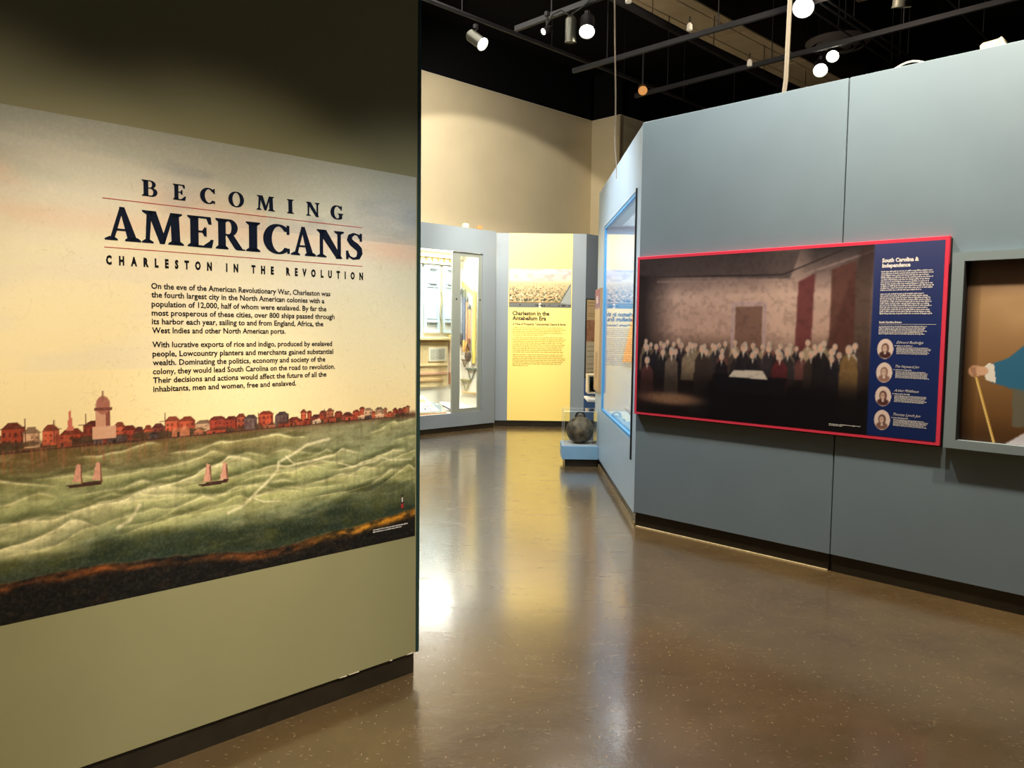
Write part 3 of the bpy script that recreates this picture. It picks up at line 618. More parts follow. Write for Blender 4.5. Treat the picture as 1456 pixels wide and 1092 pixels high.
for zc, sk, hair, coat in ((1.455, (206, 176, 160), (110, 76, 66), (74, 44, 44)), (1.311, (206, 176, 160), (150, 110, 96), (150, 112, 100)), (1.166, (200, 166, 150), (96, 60, 54), (84, 52, 50)), (1.021, (206, 176, 160), (92, 60, 56), (128, 92, 82))):
    u = 1.877; A.ell(u, zc, .047, .061, (226, 204, 192)); A.ell(u, zc-.035, .034, .022, coat, .3); A.ell(u, zc+.004, .022, .03, hair, .3); A.ell(u-.002, zc+.002, .014, .021, sk, .3)
    A.rect(u-.006, u+.006, zc-.034, zc-.018, (232, 218, 206), .8); A.ell(u-.006, zc+.006, .003, .002, (80, 50, 46)); A.ell(u+.006, zc+.006, .003, .002, (80, 50, 46))
A.mesh('printed_picture', PR, .0352, SATIN, panel)
mb = MB()
text_mesh(mb, PR, 'South Carolina &', 1.836, 1.978, .022, 2.046, n=.0362, bold=.07); text_mesh(mb, PR, 'Independence', 1.838, 1.947, .022, 2.0, n=.0362, bold=.07)
for i in range(10): greek(mb, PR, 1.834, 1.918-i*.0124, .0058, rng.uniform(.26, .32) if i < 9 else .24, n=.0362)
for i in range(11): greek(mb, PR, 1.834, 1.783-i*.0118, .0058, rng.uniform(.27, .31) if i else .25, n=.0362)
text_mesh(mb, PR, 'South Carolina Signers', 1.834, 1.612, .010, 1.965, n=.0362, bold=.06)
mb.box(PR, 1.834, 2.156, 1.6035, 1.605, .0355, .0361)
for i in range(6): greek(mb, PR, 1.834, 1.589-i*.009, .0044, rng.uniform(.25, .275), n=.0362)
for (zc, nm, c1, w1) in ((1.455, 'Edward Rutledge', 0, 2.092), (1.311, 'Tho Heyward Jun', 0, 2.075), (1.166, 'Arthur Middleton', 0, 2.08), (1.021, 'Thomas Lynch Jun', 0, 2.095)):
    text_mesh(mb, PR, nm, 1.941, zc+.034, .0155, w1, n=.0362, shear=.5, bold=-.01)
    mb.face([PR.p(1.932, zc+.018, .0362), PR.p(1.937, zc+.018, .0362), PR.p(1.937, zc+.023, .0362), PR.p(1.932, zc+.023, .0362)])
    greek(mb, PR, 1.943, zc+.018, .0045, .09, n=.0362)
    for i in range(6): greek(mb, PR, 1.943, zc+.008-i*.0072, .0034, rng.uniform(.17, .2), n=.0362)
greek(mb, PR, 1.55, .965, .0036, .2, n=.0362); greek(mb, PR, 1.55, .957, .0036, .09, n=.0362)
obj('lettering', mb, WHITEINK, panel, label='white lettering on navy', kind='stuff')

# ================================================================ FRAMED PORTRAIT at the right edge
fr = thing('framed_portrait', 'grey-framed portrait of a blue-coated figure with a gold cane, right of the red-edged panel', 'picture', PR.p(2.75, .9, .03))
FU0, FU1, FZ0, FZ1 = 2.292, 3.30, .945, 1.962
mb = MB(); mb.box(PR, FU0-.062, FU1+.062, FZ0-.05, FZ0, .0015, .05); mb.box(PR, FU0-.062, FU1+.062, FZ1, FZ1+.05, .0015, .05)
mb.box(PR, FU0-.062, FU0, FZ0, FZ1, .0015, .05); mb.box(PR, FU1, FU1+.062, FZ0, FZ1, .0015, .05)
obj('frame', mb, mat('frame_grey_paint', (128, 142, 146), .5), fr)
obj('inner_liner', MB().box(PR, FU0, FU0+.006, FZ0, FZ1, .002, .048), GAP, fr)
A = Art(FU0+.006, FU1, FZ0, FZ1, .0045)
A.grad([(.945, (70, 44, 24)), (1.1, (112, 78, 44)), (1.4, (150, 112, 72)), (1.75, (178, 144, 104)), (1.9, (128, 100, 84)), (1.96, (84, 62, 54))])
A.put(np.clip((2.37-A.U)/.09, 0, 1)**1.3, (18, 12, 12)); A.put(np.clip((A.noise(3, 3, 4, 71)-.5)*3, 0, 1)*.35, (92, 62, 34)); A.put(np.exp(-(((A.U-2.58)/.1)**2+((A.Z-1.66)/.1)**2))*.35, (214, 176, 128))
A.poly([(2.44, 1.385), (2.52, 1.42), (2.6, 1.5), (2.66, 1.56), (3.1, 1.56), (3.2, 1.2), (3.16, .945), (2.66, .945), (2.62, 1.22), (2.52, 1.262), (2.44, 1.285)], (52, 108, 140), 1, 1)
A.poly([(2.55, 1.26), (2.64, 1.24), (2.66, 1.05), (2.56, 1.04)], (104, 102, 88), .9, 1); A.poly([(2.6, 1.0), (2.72, 1.1), (2.9, 1.12), (2.9, .945), (2.53, .945)], (206, 198, 204), 1, 1)
A.poly([(2.7, 1.1), (2.9, 1.1), (2.86, 1.55), (2.72, 1.55)], (222, 214, 196), 1, 2); A.ell(2.8, 1.72, .09, .12, (206, 164, 132), .2); A.ell(2.8, 1.79, .1, .075, (196, 190, 182), .3)
A.ell(2.77, 1.73, .008, .005, (60, 40, 30)); A.ell(2.83, 1.73, .008, .005, (60, 40, 30)); A.line([(2.78, 1.66), (2.82, 1.66)], .004, (150, 80, 70)); A.line([(2.8, 1.72), (2.795, 1.695)], .003, (170, 120, 95))
A.poly([(2.43, 1.39), (2.455, 1.385), (2.47, 1.28), (2.42, 1.295), (2.4, 1.36)], (236, 228, 216)); A.line([(2.366, 1.32), (2.474, .95)], .0062, (222, 176, 86)); A.line([(2.363, 1.32), (2.471, .95)], .002, (250, 224, 150))
A.ell(2.362, 1.342, .034, .034, (214, 166, 134), .2); A.ell(2.395, 1.345, .034, .026, (218, 172, 140), .2)
for i in range(4): A.line([(2.338+.006*i, 1.36-.014*i), (2.362+.004*i, 1.352-.014*i)], .0028, (150, 98, 72), .8)
A.mesh('canvas_print', PR, .004, SATIN, fr)

# ================================================================ YELLOW PANEL
yp = thing('tall_panel', 'tall yellow panel with a bird\'s-eye town picture on the far wall', 'panel', PY.p(.29, .09, .01))
obj('board', MB().box(PY, -.213, .785, .095, 3.036, .001, .006), YELLOW, yp)
A = Art(-.205, .775, 1.885, 2.487, .0082)
A.grad([(1.885, (96, 104, 104)), (1.95, (108, 108, 98)), (1.965, (176, 150, 104)), (2.1, (170, 150, 110)), (2.27, (206, 184, 138)), (2.32, (226, 212, 178)), (2.4, (204, 190, 178)), (2.487, (222, 212, 206))])
A.put(np.clip((A.noise(8, 16, 3, 80)-.5)*5, 0, .6)*(A.Z > 2.3), (168, 150, 146))
rg = np.random.default_rng(9)
for i in range(520):
    z = 1.975+.29*rg.random()**1.5; k = 1-.75*(z-1.975)/.3; u = rg.uniform(-.2, .6+.17*(z-1.97)/.3)
    c = [(74, 84, 60), (54, 46, 40), (228, 210, 170), (206, 170, 120), (120, 118, 84)][rg.integers(5)]; A.rect(u, u+.03*k, z, z+.022*k, c, .85)
A.poly([(.6, 1.96), (.77, 1.93), (.77, 2.27), (.75, 2.26)], (150, 158, 156), .9, 1); A.line([(-.2, 1.958), (.6, 1.962), (.76, 2.24)], .006, (60, 50, 40), .9); A.rect(.27, .3, 1.885, 1.96, (236, 226, 196))
for i in range(14): u = rg.uniform(-.1, .75); A.rect(u, u+.03, 1.9+.02*rg.random(), 1.93, (44, 44, 46), .7)
A.mesh('printed_view', PY, .0068, PRINT, yp)
mb = MB(); text_mesh(mb, PY, 'Charleston in the', -.146, 1.762, .062, .434, n=.0072, bold=.06); text_mesh(mb, PY, 'Antebellum Era', -.146, 1.685, .062, .385, n=.0072, bold=.06)
text_mesh(mb, PY, 'A Time of Prosperity, Technological Change & Anger', -.14, 1.606, .034, .7, n=.0072, bold=.05)
obj('heading_lettering', mb, BROWNINK, yp, kind='stuff')
mb = MB(); z = 1.558
for para in (5, 9, 7):
    for i in range(para):
        greek(mb, PY, -.136, z, .0125, (.5 if para == 5 else .25 if para == 7 else .8) if i == para-1 else rng.uniform(.76, .84), n=.0072); z -= .0286
    z -= .012
obj('body_lettering', mb, OCHREINK, yp, kind='stuff')

# ================================================================ BIG LIT CASE in the far wall
case = thing('display_case', 'large white-lit glazed case built into the far grey wall, left of the yellow panel', 'display case', PK.p(0, KZ0, -.3))
D = .6
obj('back_board', MB().box(PK, KU0, 1.32, KZ0, KZ1+.05, -D-.02, -D), CASEWHITE, case)
obj('case_floor', MB().box(PK, KU0, 1.32, KZ0-.03, KZ0, -D, -.052), CASEWHITE, case)
obj('case_top', MB().box(PK, KU0, 1.32, KZ1+.08, KZ1+.1, -D, -.052), CASEWHITE, case)
obj('end_board', MB().box(PK, 1.30, 1.32, KZ0, KZ1+.08, -D, -.052), CASEWHITE, case)
obj('end_board', MB().box(PK, KU0-.02, KU0, KZ0, KZ1+.08, -D, -.052), CASEWHITE, case)
obj('light_diffuser', MB().box(PK, KU0, 1.28, KZ1+.02, KZ1+.035, -.45, -.07), mat('case_light_panel', (255, 250, 238), .5, emit=1.6), case, label='glowing white diffuser panel')
def door(u0, u1, m_l, m_r, nn):
    d = obj('door', MB().box(PK, u0, u0+m_l, KZ0+.004, KZ1-.004, nn, nn+.025).box(PK, u1-m_r, u1, KZ0+.004, KZ1-.004, nn, nn+.025).box(PK, u0+m_l, u1-m_r, KZ0+.004, KZ0+.06, nn, nn+.025).box(PK, u0+m_l, u1-m_r, KZ1-.06, KZ1-.004, nn, nn+.025), METALF, case, label='grey metal framed glass door')
    obj('pane', MB().box(PK, u0+m_l, u1-m_r, KZ0+.06, KZ1-.06, nn+.010, nn+.015), GLASS, d)
    for u in (u0+m_l*.5, u1-m_r*.5): obj('lock', MB().tube([PK.p(u, 1.98, nn+.025), PK.p(u, 1.98, nn+.033)], .011, 10), DARKM, d)
door(.612, 1.196, .155, .07, -.05)
obj('pane', MB().box(PK, KU0+.01, .61, KZ0+.01, KZ1-.01, -.048, -.043), GLASS, case, label='large sliding glass pane')
cl = bpy.data.lights.new('case_light', 'AREA'); cl.shape = 'RECTANGLE'; cl.size = 2.4; cl.size_y = .3; cl.energy = 66; cl.color = (1, .97, .88)
clo = bpy.data.objects.new('case_light', cl); C.objects.link(clo); clo.parent = case; clo.location = PK.p(-.2, KZ1+.015, -.28)-case.location; clo.rotation_euler = (0, 0, R(45))
cl2 = bpy.data.lights.new('case_light', 'AREA'); cl2.shape = 'RECTANGLE'; cl2.size = 1.0; cl2.size_y = .12; cl2.energy = 16; cl2.color = (1, .98, .9)
c2o = bpy.data.objects.new('case_light', cl2); C.objects.link(c2o); c2o.parent = case; c2o.location = PK.p(.9, KZ1+.01, -.12)-case.location; c2o.rotation_euler = (R(-25), 0, R(45))
# contents: shutters, cornice, mantel, pilaster
def shutter(u0, u1, first):
    t = thing('window_shutter', 'pale blue shutter hung %s in the lit case' % ('left' if first else 'beside the metal door frame'), 'shutter', PB.p((u0+u1)/2, 1.45, .05))
    z0, z1 = 1.47, 2.5
    m1 = MB(); w_ = .035
    m1.box(PB, u0, u0+w_, z0, z1, .02, .055); m1.box(PB, u1-w_, u1, z0, z1, .02, .055)
    for a, b in ((z0, z0+.05), (z0+.16, z0+.2), (2.17, 2.21), (z1-.05, z1)): m1.box(PB, u0+w_, u1-w_, a, b, .02, .055)
    obj('frame', m1, BLUEWOOD, t)
    obj('raised_panel', MB().box(PB, u0+w_+.008, u1-w_-.008, z0+.21, 2.16, .022, .045), BLUEWOOD, t, bevel=.006)
    obj('raised_panel', MB().box(PB, u0+w_+.008, u1-w_-.008, 2.22, z1-.06, .022, .045), BLUEWOOD, t, bevel=.006)
    for z in (2.42, 2.2, 1.6): obj('hinge', MB().box(PB, u0+.09, u1-.07, z, z+.015, .0555, .062), STEEL, t)
    return t
shutter(.51, .80, True); shutter(.87, 1.17, False); 
st = thing('window_shutter', 'pale blue shutter mostly hidden by the mural wall edge', 'shutter', PB.p(.3, 1.45, .05))
obj('frame', MB().box(PB, .16, .44, 1.47, 2.5, .02, .055), BLUEWOOD, st)
t = thing('scroll_moulding', 'thin wavy carved moulding hanging between the two shutters', 'moulding', PB.p(.835, 1.5, .02))
obj('strip', MB().tube([PB.p(.835+.022*math.sin(i*.62)*(i > 6), 2.48-i*.04, .04) for i in range(26)], .011, 6), mat('worn_olive_wood', (170, 166, 120), .7, noise=.2, scale=30), t, smooth=True)
t = thing('dentil_cornice', 'cream carved cornice with dark blocks above the shutters', 'moulding', PB.p(.7, 2.52, .05))
m1 = MB(); m1.box(PB, -.9, 1.22, 2.52, 2.56, .003, .07); m1.box(PB, -.9, 1.22, 2.62, 2.66, .003, .1); m1.box(PB, -.9, 1.22, 2.56, 2.62, .003, .05)
obj('moulding', m1, CREAMWOOD, t)
for i in range(14): obj('block', MB().box(PB, -.4+i*.115, -.375+i*.115, 2.552, 2.617, .0505, .075), mat('cornice_block_brown', (150, 124, 74), .7), t)
t = thing('mantelpiece', 'cream carved mantelpiece with a small picture panel below the shutters', 'mantelpiece', PB.p(.5, .62, .05))
obj('frieze', MB().box(PB, -.6, .965, .64, 1.33, .003, .05), CREAMWOOD, t)
obj('shelf', MB().box(PB, -.6, .985, 1.36, 1.40, .003, .15), CREAMWOOD, t, bevel=.006)
for i in range(26): obj('dentil', MB().box(PB, .2+i*.03, .214+i*.03, 1.325, 1.355, .051, .085), mat('mantel_dentil', (206, 174, 110), .7), t)
f2 = obj('picture_surround', MB().box(PB, .575, .925, 1.03, 1.25, .051, .07), mat('pale_surround', (246, 238, 214), .6), t, bevel=.004)
obj('picture_panel', MB().box(PB, .61, .89, 1.06, 1.22, .0705, .074), mat('carved_relief_grey', (196, 196, 178), .6, noise=.3, scale=60), t)
for z, c in ((.96, CREAMWOOD), (.83, mat('rose_moulding', (214, 170, 136), .6)), (.73, mat('tan_moulding', (204, 172, 120), .6))):
    obj('moulding', MB().box(PB, -.6, .95-.1*(z < .8), z, z+.035, .051, .08), c, t, bevel=.004)
t = thing('door_pilaster', 'narrow cream pilaster with a brown foot beside the metal door frame', 'pilaster', PB.p(1.08, .62, .05))
obj('shaft', MB().box(PB, 1.02, 1.17, .85, 1.33, .003, .045), mat('pink_cream_paint', (238, 214, 186), .6), t)
for z in (1.33, 1.37, 1.41): obj('capital_ring', MB().box(PB, 1.0, 1.18, z+.001, z+.03, .003, .05+.3*(z-1.3)), CREAMWOOD, t)
obj('foot', MB().box(PB, 1.02, 1.19, .66, .849, .003, .055), mat('brown_foot', (186, 134, 96), .7), t)
obj('keyhole', MB().box(PB, 1.055, 1.075, .66, .78, .0555, .058), GAP, t)
t = thing('label_card', 'white slanted label card with small print on the case floor', 'card', PK.p(.42, KZ0, -.3))
m1 = MB(); a = [PK.p(.02, KZ0+.03, -.12), PK.p(.46, KZ0+.03, -.12), PK.p(.38, KZ0+.24, -.42), PK.p(.02, KZ0+.24, -.42)]; up = Vector((0, 0, .012))
m1.hexa([*a, *[q+up for q in a]]); obj('board', m1, WHITE, t)
def on_card(u, v): return a[0].lerp(a[1], u).lerp(a[3].lerp(a[2], u), v)+up+Vector((0, 0, .001))
def card_rect(u0, u1, v0, v1, nm, m): q = MB(); q.face([on_card(u0, v0), on_card(u1, v0), on_card(u1, v1), on_card(u0, v1)]); obj(nm, q, m, t)
card_rect(.55, .85, .58, .76, 'picture', mat('card_yellow', (222, 204, 130), .6)); card_rect(.3, .7, .86, .9, 'print_line', BLACKINK); card_rect(.5, .8, .3, .36, 'print_line', mat('grey_print', (150, 150, 140), .6))
card_rect(.2, .3, .2, .34, 'picture', mat('card_green', (90, 110, 70), .6)); card_rect(.86, .93, .25, .4, 'picture', mat('card_yellow2', (214, 190, 90), .6)); card_rect(.45, .52, .12, .2, 'picture', GAP); card_rect(.62, .76, .12, .17, 'print_line', mat('grey_print', (150, 150, 140), .6))
t = thing('folded_cloth', 'pale blue folded cloth on the floor of the lit case', 'cloth', PK.p(.5, KZ0, -.35))
m1 = MB(); m1.prism(PL(*PK.p(.46, 0, -.3)[:2], Q, Q), [(0, KZ0+.001), (.16, KZ0+.001), (.15, KZ0+.09), (.1, KZ0+.13), (.05, KZ0+.12), (.01, KZ0+.16)], -.12, .05)
obj('cloth', m1, mat('pale_blue_cloth', (196, 214, 222), .8), t, bevel=.008)
t = thing('open_document', 'white document sheet with a dark edge on the case floor', 'document', PK.p(.85, KZ0, -.3))
m1 = MB(); q = [PK.p(.68, KZ0+.022, -.2), PK.p(1.1, KZ0+.022, -.14), PK.p(1.12, KZ0+.1, -.4), PK.p(.70, KZ0+.13, -.42)]; m1.hexa([*q, *[v+Vector((0, 0, .01)) for v in q]]); obj('sheet', m1, mat('lilac_white', (232, 230, 240), .6), t)
obj('rod', MB().tube([PK.p(.62, KZ0+.1, -.25), PK.p(.72, KZ0+.035, -.17)], .008, 6), GAP, t)
for nm, lab, u0, u1, nn, c in (('wood_strip', 'reddish thin wooden strip along the case front', .66, 1.15, -.1, (186, 96, 76)), ('wood_strip', 'tan thin strip along the floor of the case, left half', .0, .56, -.085, (190, 140, 90))):
    t = thing(nm, lab, 'strip', PK.p(u0, KZ0, nn)); obj('strip', MB().box(PK, u0, u1, KZ0+.001, KZ0+.018, nn-.01, nn+.01), mat('strip%d' % c[1], c, .6), t)
# end wall of the case: hanging tools and brackets under a yellow rail
t = thing('yellow_rail', 'yellow angled rail framing the hanging tools on the case end wall', 'rail', PE.p(-.3, 1.1, .02))
YR = mat('mustard_rail', (238, 214, 110), .6)
obj('sloping_rail', MB().prism(PE, [(-.58, 2.22), (-.30, 2.04), (-.30, 2.11), (-.58, 2.29)], .002, .03), YR, t)
obj('upright_rail', MB().box(PE, -.30, -.24, 1.0, 2.14, .0305, .05), YR, t)
def tool(lab, u, z1, z0, c, tip, kind):
    t = thing('hand_tool', lab, 'tool', PE.p(u, z0, .03), 'long hand tools on the case end wall')
    obj('shaft', MB().tube([PE.p(u, z0+.18, .045), PE.p(u, z1-.1, .045)], .018, 8), mat('tool_'+kind, c, .5, noise=.15, scale=20), t, smooth=True)
    obj('handle', MB().tube([PE.p(u, z0, .045), PE.p(u, z0+.05, .045), PE.p(u, z0+.15, .045), PE.p(u, z0+.2, .045)], [.012, .024, .023, .016], 10), mat('toolgrip_'+kind, tip, .5), t, smooth=True)
    if kind == 'fork': obj('head', MB().box(PE, u-.028, u+.028, z1-.1, z1-.02, .03, .055).box(PE, u-.028, u-.016, z1-.02, z1+.03, .03, .055).box(PE, u+.016, u+.028, z1-.02, z1+.03, .03, .055), mat('fork_head', (112, 116, 96), .5), t)
    else: obj('head', MB().tube([PE.p(u, z1-.1, .045), PE.p(u, z1-.05, .045), PE.p(u, z1, .045)], [.02, .028, .008], 8), STEEL, t, smooth=True)
tool('grey steel long tool nearest the metal door frame', -.565, 2.18, 1.28, (140, 144, 150), (96, 90, 84), 'steel')
tool('blue-grey forked tool with a tan grip on the case end wall', -.50, 2.13, 1.17, (96, 108, 130), (220, 170, 100), 'fork')
tool('slim tan tool with a brass foot on the case end wall', -.435, 2.06, 1.15, (176, 140, 110), (214, 160, 80), 'brass')
tool('orange-brown turned tool with a dark head on the case end wall', -.375, 1.94, 1.20, (200, 148, 104), (120, 70, 44), 'wood')
t = thing('padlock', 'dark iron padlock with a tall shackle beside the yellow rail', 'padlock', PE.p(-.31, 1.0, .06))
obj('body', MB().tube([PE.p(-.33, 1.03, .105), PE.p(-.33, 1.1, .105), PE.p(-.33, 1.17, .105)], [.03, .055, .045], 10), mat('iron_brown', (92, 78, 66), .5), t, smooth=True)
obj('shackle', MB().tube([PE.p(-.33+.045*math.cos(a), 1.18+.13*math.sin(a), .105) for a in [math.pi*i/10 for i in range(11)]], .01, 6), mat('iron_brown', (92, 78, 66), .5), t, smooth=True)
def bracket(lab, u, z, s, c):
    t = thing('scroll_bracket', lab, 'bracket', PE.p(u, z, .02), 'carved scroll brackets on the case end wall'); m_ = mat('bracket%d' % c[0], c, .6)
    obj('top_bar', MB().box(PE, u-.12*s, u+.12*s, z+.06*s, z+.085*s, .005, .05), m_, t)
    for k, sg in ((0, 1), (1, -1)):
        pts = [PE.p(u+sg*(.11-.006*i+.0)*s*math.cos(i*.13), z+(.05-.012*i+.035*math.sin(i*.5))*s, .028) for i in range(14)]
        obj('scroll', MB().tube(pts, .010*s, 6), m_, t, smooth=True)
bracket('small reddish-brown scroll bracket, topmost on the case end wall', -.49, 1.0, .6, (130, 104, 84)); bracket('grey-green scroll bracket in the middle of the case end wall', -.34, .84, .95, (110, 116, 104)); bracket('olive scroll bracket, lowest on the case end wall', -.46, .66, .9, (150, 146, 98))
t = thing('low_ledge', 'cream ledge along the foot of the case end wall', 'ledge', PE.p(-.4, .5, .05)); obj('ledge', MB().box(PE, -.55, -.06, .52, .54, .003, .05), mat('tan_moulding', (204, 172, 120), .6), t)
# two small things on top of the far wall
for nm, lab, u, c, s in (('junction_box', 'small cream box sitting on top of the far grey wall', .86, (214, 200, 168), .05), ('junction_box', 'small brown box on top of the far grey wall, nearer the yellow panel', 1.14, (176, 120, 70), .045)):
    t = thing(nm, lab, 'box', PK.p(u, 3.042, -.03)); obj('body', MB().box(PK, u-s, u+s, 3.0415, 3.0415+s*1.1, -.045, -.005), mat('jb%d' % c[0], c, .7), t, bevel=.004)
    obj('lid', MB().box(PK, u-s*.7, u+s*.7, 3.042+s*1.1, 3.047+s*1.2, -.04, -.01), mat('jb%d' % c[0], c, .7), t)

# ================================================================ SIDE CASE in the short wall
sc = thing('display_case', 'narrow blue-lined glass case in the short wall, seen edge-on', 'display case', PC.p(-1.3, CZ0, -.3))
SKY = mat('case_sky_blue', (70, 150, 200), .4); SKYL = mat('case_light_blue', (190, 222, 236), .4)
obj('back_board', MB().box(PC, CW0, CW1, CZ0, CZ1, -.62, -.6), SKYL, sc)
obj('end_board', MB().box(PC, CW0-.02, CW0, CZ0, CZ1, -.62, -.051), SKY, sc); obj('end_board', MB().box(PC, CW1, CW1+.02, CZ0, CZ1, -.3, -.051), SKY, sc)
obj('case_floor', MB().box(PC, CW0, CW1, CZ0-.02, CZ0, -.6, -.051), SKYL, sc); obj('case_top', MB().box(PC, CW0, CW1, CZ1, CZ1+.02, -.6, -.051), SKYL, sc)
m1 = MB(); m1.box(PC, CW0, CW0+.05, CZ0, CZ1, -.05, -.005); m1.box(PC, CW0+.05, CW1, CZ0, CZ0+.03, -.05, -.002); m1.box(PC, CW0+.05, CW1, CZ1-.03, CZ1, -.05, -.005)
obj('frame', m1, SKY, sc, label='blue metal frame')
obj('pane', MB().box(PC, CW0+.05, CW1+.0, CZ0+.03, CZ1-.03, -.02, -.014), GLASS, sc)
obj('door_edge', MB().box(PC, CW1-.01, CW1+.012, .50, 2.675, .0, .012), GAP, sc, label='black edge of the sliding door')
sl = bpy.data.lights.new('case_light', 'AREA'); sl.shape = 'RECTANGLE'; sl.size = .3; sl.size_y = 2.0; sl.energy = 30; sl.color = (.93, .97, 1)
slo = bpy.data.objects.new('case_light', sl); C.objects.link(slo); slo.parent = sc; slo.location = PC.p(-1.3, CZ1-.01, -.3)-sc.location
t = thing('ring_relic', 'round hollow blue relic lying on the floor of the side case', 'relic', PC.p(-1.6, CZ0, -.2))
obj('ring', MB().tube([PC.p(-1.6+.1*math.cos(a), CZ0+.08+.05*math.sin(a), -.2+.05*math.sin(a)) for a in [2*math.pi*i/16 for i in range(17)]], .022, 8), mat('relic_blue', (90, 140, 190), .5), t, smooth=True)
t = thing('reflection_card', 'red triangle added for a print reflected in the side case glass', 'card', PC.p(-2.3, 1.3, -.3))
PCE = PL(*PC.p(CW0, 0, 0)[:2], 1, 0)
obj('card', MB().prism(PL(*PC.p(CW0+.03, 0, -.2)[:2], 1, 0), [(.02, 1.2), (.16, 1.2), (.16, 1.9)], 0, .01), mat('coral_red', (226, 96, 80), .6), t)  # solid triangle put in as a flag print reflected in the glass
# tan document board on the end of the short wall
t = thing('document_board', 'tan document board with a pink heading fixed near the end of the short wall', 'panel', PC.p(-2.85, .85, .03))
A = Art(-3.08, -2.56, .86, 2.0, .02); A.grad([(.86, (196, 160, 112)), (1.2, (208, 172, 124)), (1.7, (214, 178, 128)), (1.78, (212, 176, 126)), (1.80, (150, 110, 116)), (2.0, (168, 96, 100))]); A.rect(-2.95, -2.7, 1.0, 1.3, (172, 134, 92), .8); A.rect(-2.95, -2.75, 1.85, 1.92, (220, 200, 190))
obj('board', MB().box(PC, -3.09, -2.55, .85, 2.01, .001, .024), mat('board_edge_tan', (190, 156, 112), .6), t); A.mesh('print', PC, .0255, PRINT, t)

# far documents, wall print and small case
t = thing('document_board', 'parchment board with a brown map on the far wall right of the yellow panel', 'panel', PD.p(.3, .8, .02))
obj('board', MB().box(PD, .0, .62, .79, 2.035, .0015, .02), GAP, t)
A = Art(.012, .61, .81, 2.02, .012); A.grad([(.81, (222, 206, 172)), (1.3, (226, 212, 180)), (1.45, (214, 186, 140)), (2.02, (218, 190, 142))]); A.rect(.0, .6, 1.36, 1.70, (188, 140, 104)); A.put(np.clip((A.noise(12, 12, 3, 91)-.5)*4, 0, .5)*((A.Z > 1.36) & (A.Z < 1.7)), (150, 100, 76))
for z in (1.28, 1.2, 1.12, 1.0, .93, .87): A.rect(.03, .55, z, z+.012, (150, 128, 92), .7)
for z in (1.97, 1.92, 1.8, 1.76): A.rect(.03, .55, z, z+.012, (160, 120, 80), .7)
A.mesh('print', PD, .0215, PRINT, t)
t = thing('blue_wall_print', 'blue rectangle painted low on the far wall beneath the parchment board', 'panel', PD.p(.3, .1, .01)); obj('print', MB().box(PD, -.0, 1.4, .1, .785, .0006, .0016), mat('mid_blue_print', (84, 122, 176), .5), t)
t = thing('small_display_box', 'cream wall box with a dark round bell inside, beyond the short wall', 'display case', (.93, 10.2, .9))
PX = PL(.86, 10.6, 1, 0)
m1 = MB(); m1.box(PX, .03, .5, .70, .72, -.2, .16); m1.box(PX, .03, .5, .93, .95, -.2, .16); m1.box(PX, .03, .05, .72, .93, -.2, .16); m1.box(PX, .05, .5, .72, .93, -.2, -.19)
m1.v = [tuple(v) for v in m1.v]; obj('shell', m1, mat('box_cream', (240, 220, 184), .6), t)
obj('lining', MB().box(PX, .055, .49, .721, .929, -.185, -.17), mat('teal_lining', (84, 140, 168), .5), t)
b = thing('bell', 'small dark round bell inside the cream wall box', 'bell', (1.04, 10.55, .74))
def uv_ball(c, r, n=16, m_=10, f=lambda d: 1):
    q = MB()
    for j in range(m_+1):
        for i in range(n):
            th = math.pi*j/m_; phh = 2*math.pi*i/n; d = Vector((math.sin(th)*math.cos(phh), math.sin(th)*math.sin(phh), math.cos(th))); q.v.append(tuple(Vector(c)+d*r*f(d)))
    for j in range(m_):
        for i in range(n): q.f.append((j*n+i, (j+1)*n+i, (j+1)*n+(i+1) % n, j*n+(i+1) % n))
    return q
obj('dome', uv_ball((1.0, 10.6, .80), .07), mat('dark_bronze', (26, 40, 48), .35, metal=.5), b, smooth=True); obj('base', MB().tube([(1.0, 10.6, .721), (1.0, 10.6, .745)], .05, 12), GAP, b)
t = thing('low_table', 'white low ledge on a tan post behind the glass box with the shell', 'table', (.98, 10.3, 0))
obj('top', MB().box(PX, -.0, .6, .62, .65, -.1, .5), WHITE, t, bevel=.004); obj('post', MB().box(PX, .16, .3, 0, .62, .1, .3), mat('tan_post', (206, 178, 130), .6), t)

# ================================================================ PEDESTAL, GLASS BOX AND SHELL
px0, px1, py0, py1 = .475, .884, 8.84, 9.28
ped = thing('low_pedestal', 'low pale blue pedestal with a black toe-kick at the end of the short wall', 'pedestal', (.68, 9.05, 0))
def bx3(x0, x1, y0, y1, z0, z1): q = MB(); q.hexa([(x0, y0, z0), (x1, y0, z0), (x1, y1, z0), (x0, y1, z0), (x0, y0, z1), (x1, y0, z1), (x1, y1, z1), (x0, y1, z1)]); return q
obj('plinth_box', bx3(px0, px1, py0, py1, .082, .236), PALEBLUE, ped, bevel=.003); obj('toe_kick', bx3(px0+.035, px1-.01, py0+.02, py1-.02, 0, .0815), BASE, ped)
obj('deck', bx3(px0+.015, px1-.01, py0+.015, py1-.015, .2365, .242), mat('speckled_grey_deck', (176, 178, 180), .6, noise=.4, scale=160), ped)
gb = thing('clear_cover', 'clear acrylic box cover over the iron shell', 'cover', (.68, 9.05, .243))
for nm, a in (('side', (px0+.02, px1-.015, py0+.02, py0+.025)), ('side', (px0+.02, px1-.015, py1-.025, py1-.02)), ('side', (px0+.02, px0+.025, py0+.026, py1-.026)), ('side', (px1-.02, px1-.015, py0+.026, py1-.026))):
    obj(nm, bx3(*a, .243, .622), GLASS, gb)
obj('top', bx3(px0+.02, px1-.015, py0+.02, py1-.02, .6225, .6275), GLASS, gb)
m1 = MB(); ED = mat('acrylic_edge', (214, 222, 220), .2)
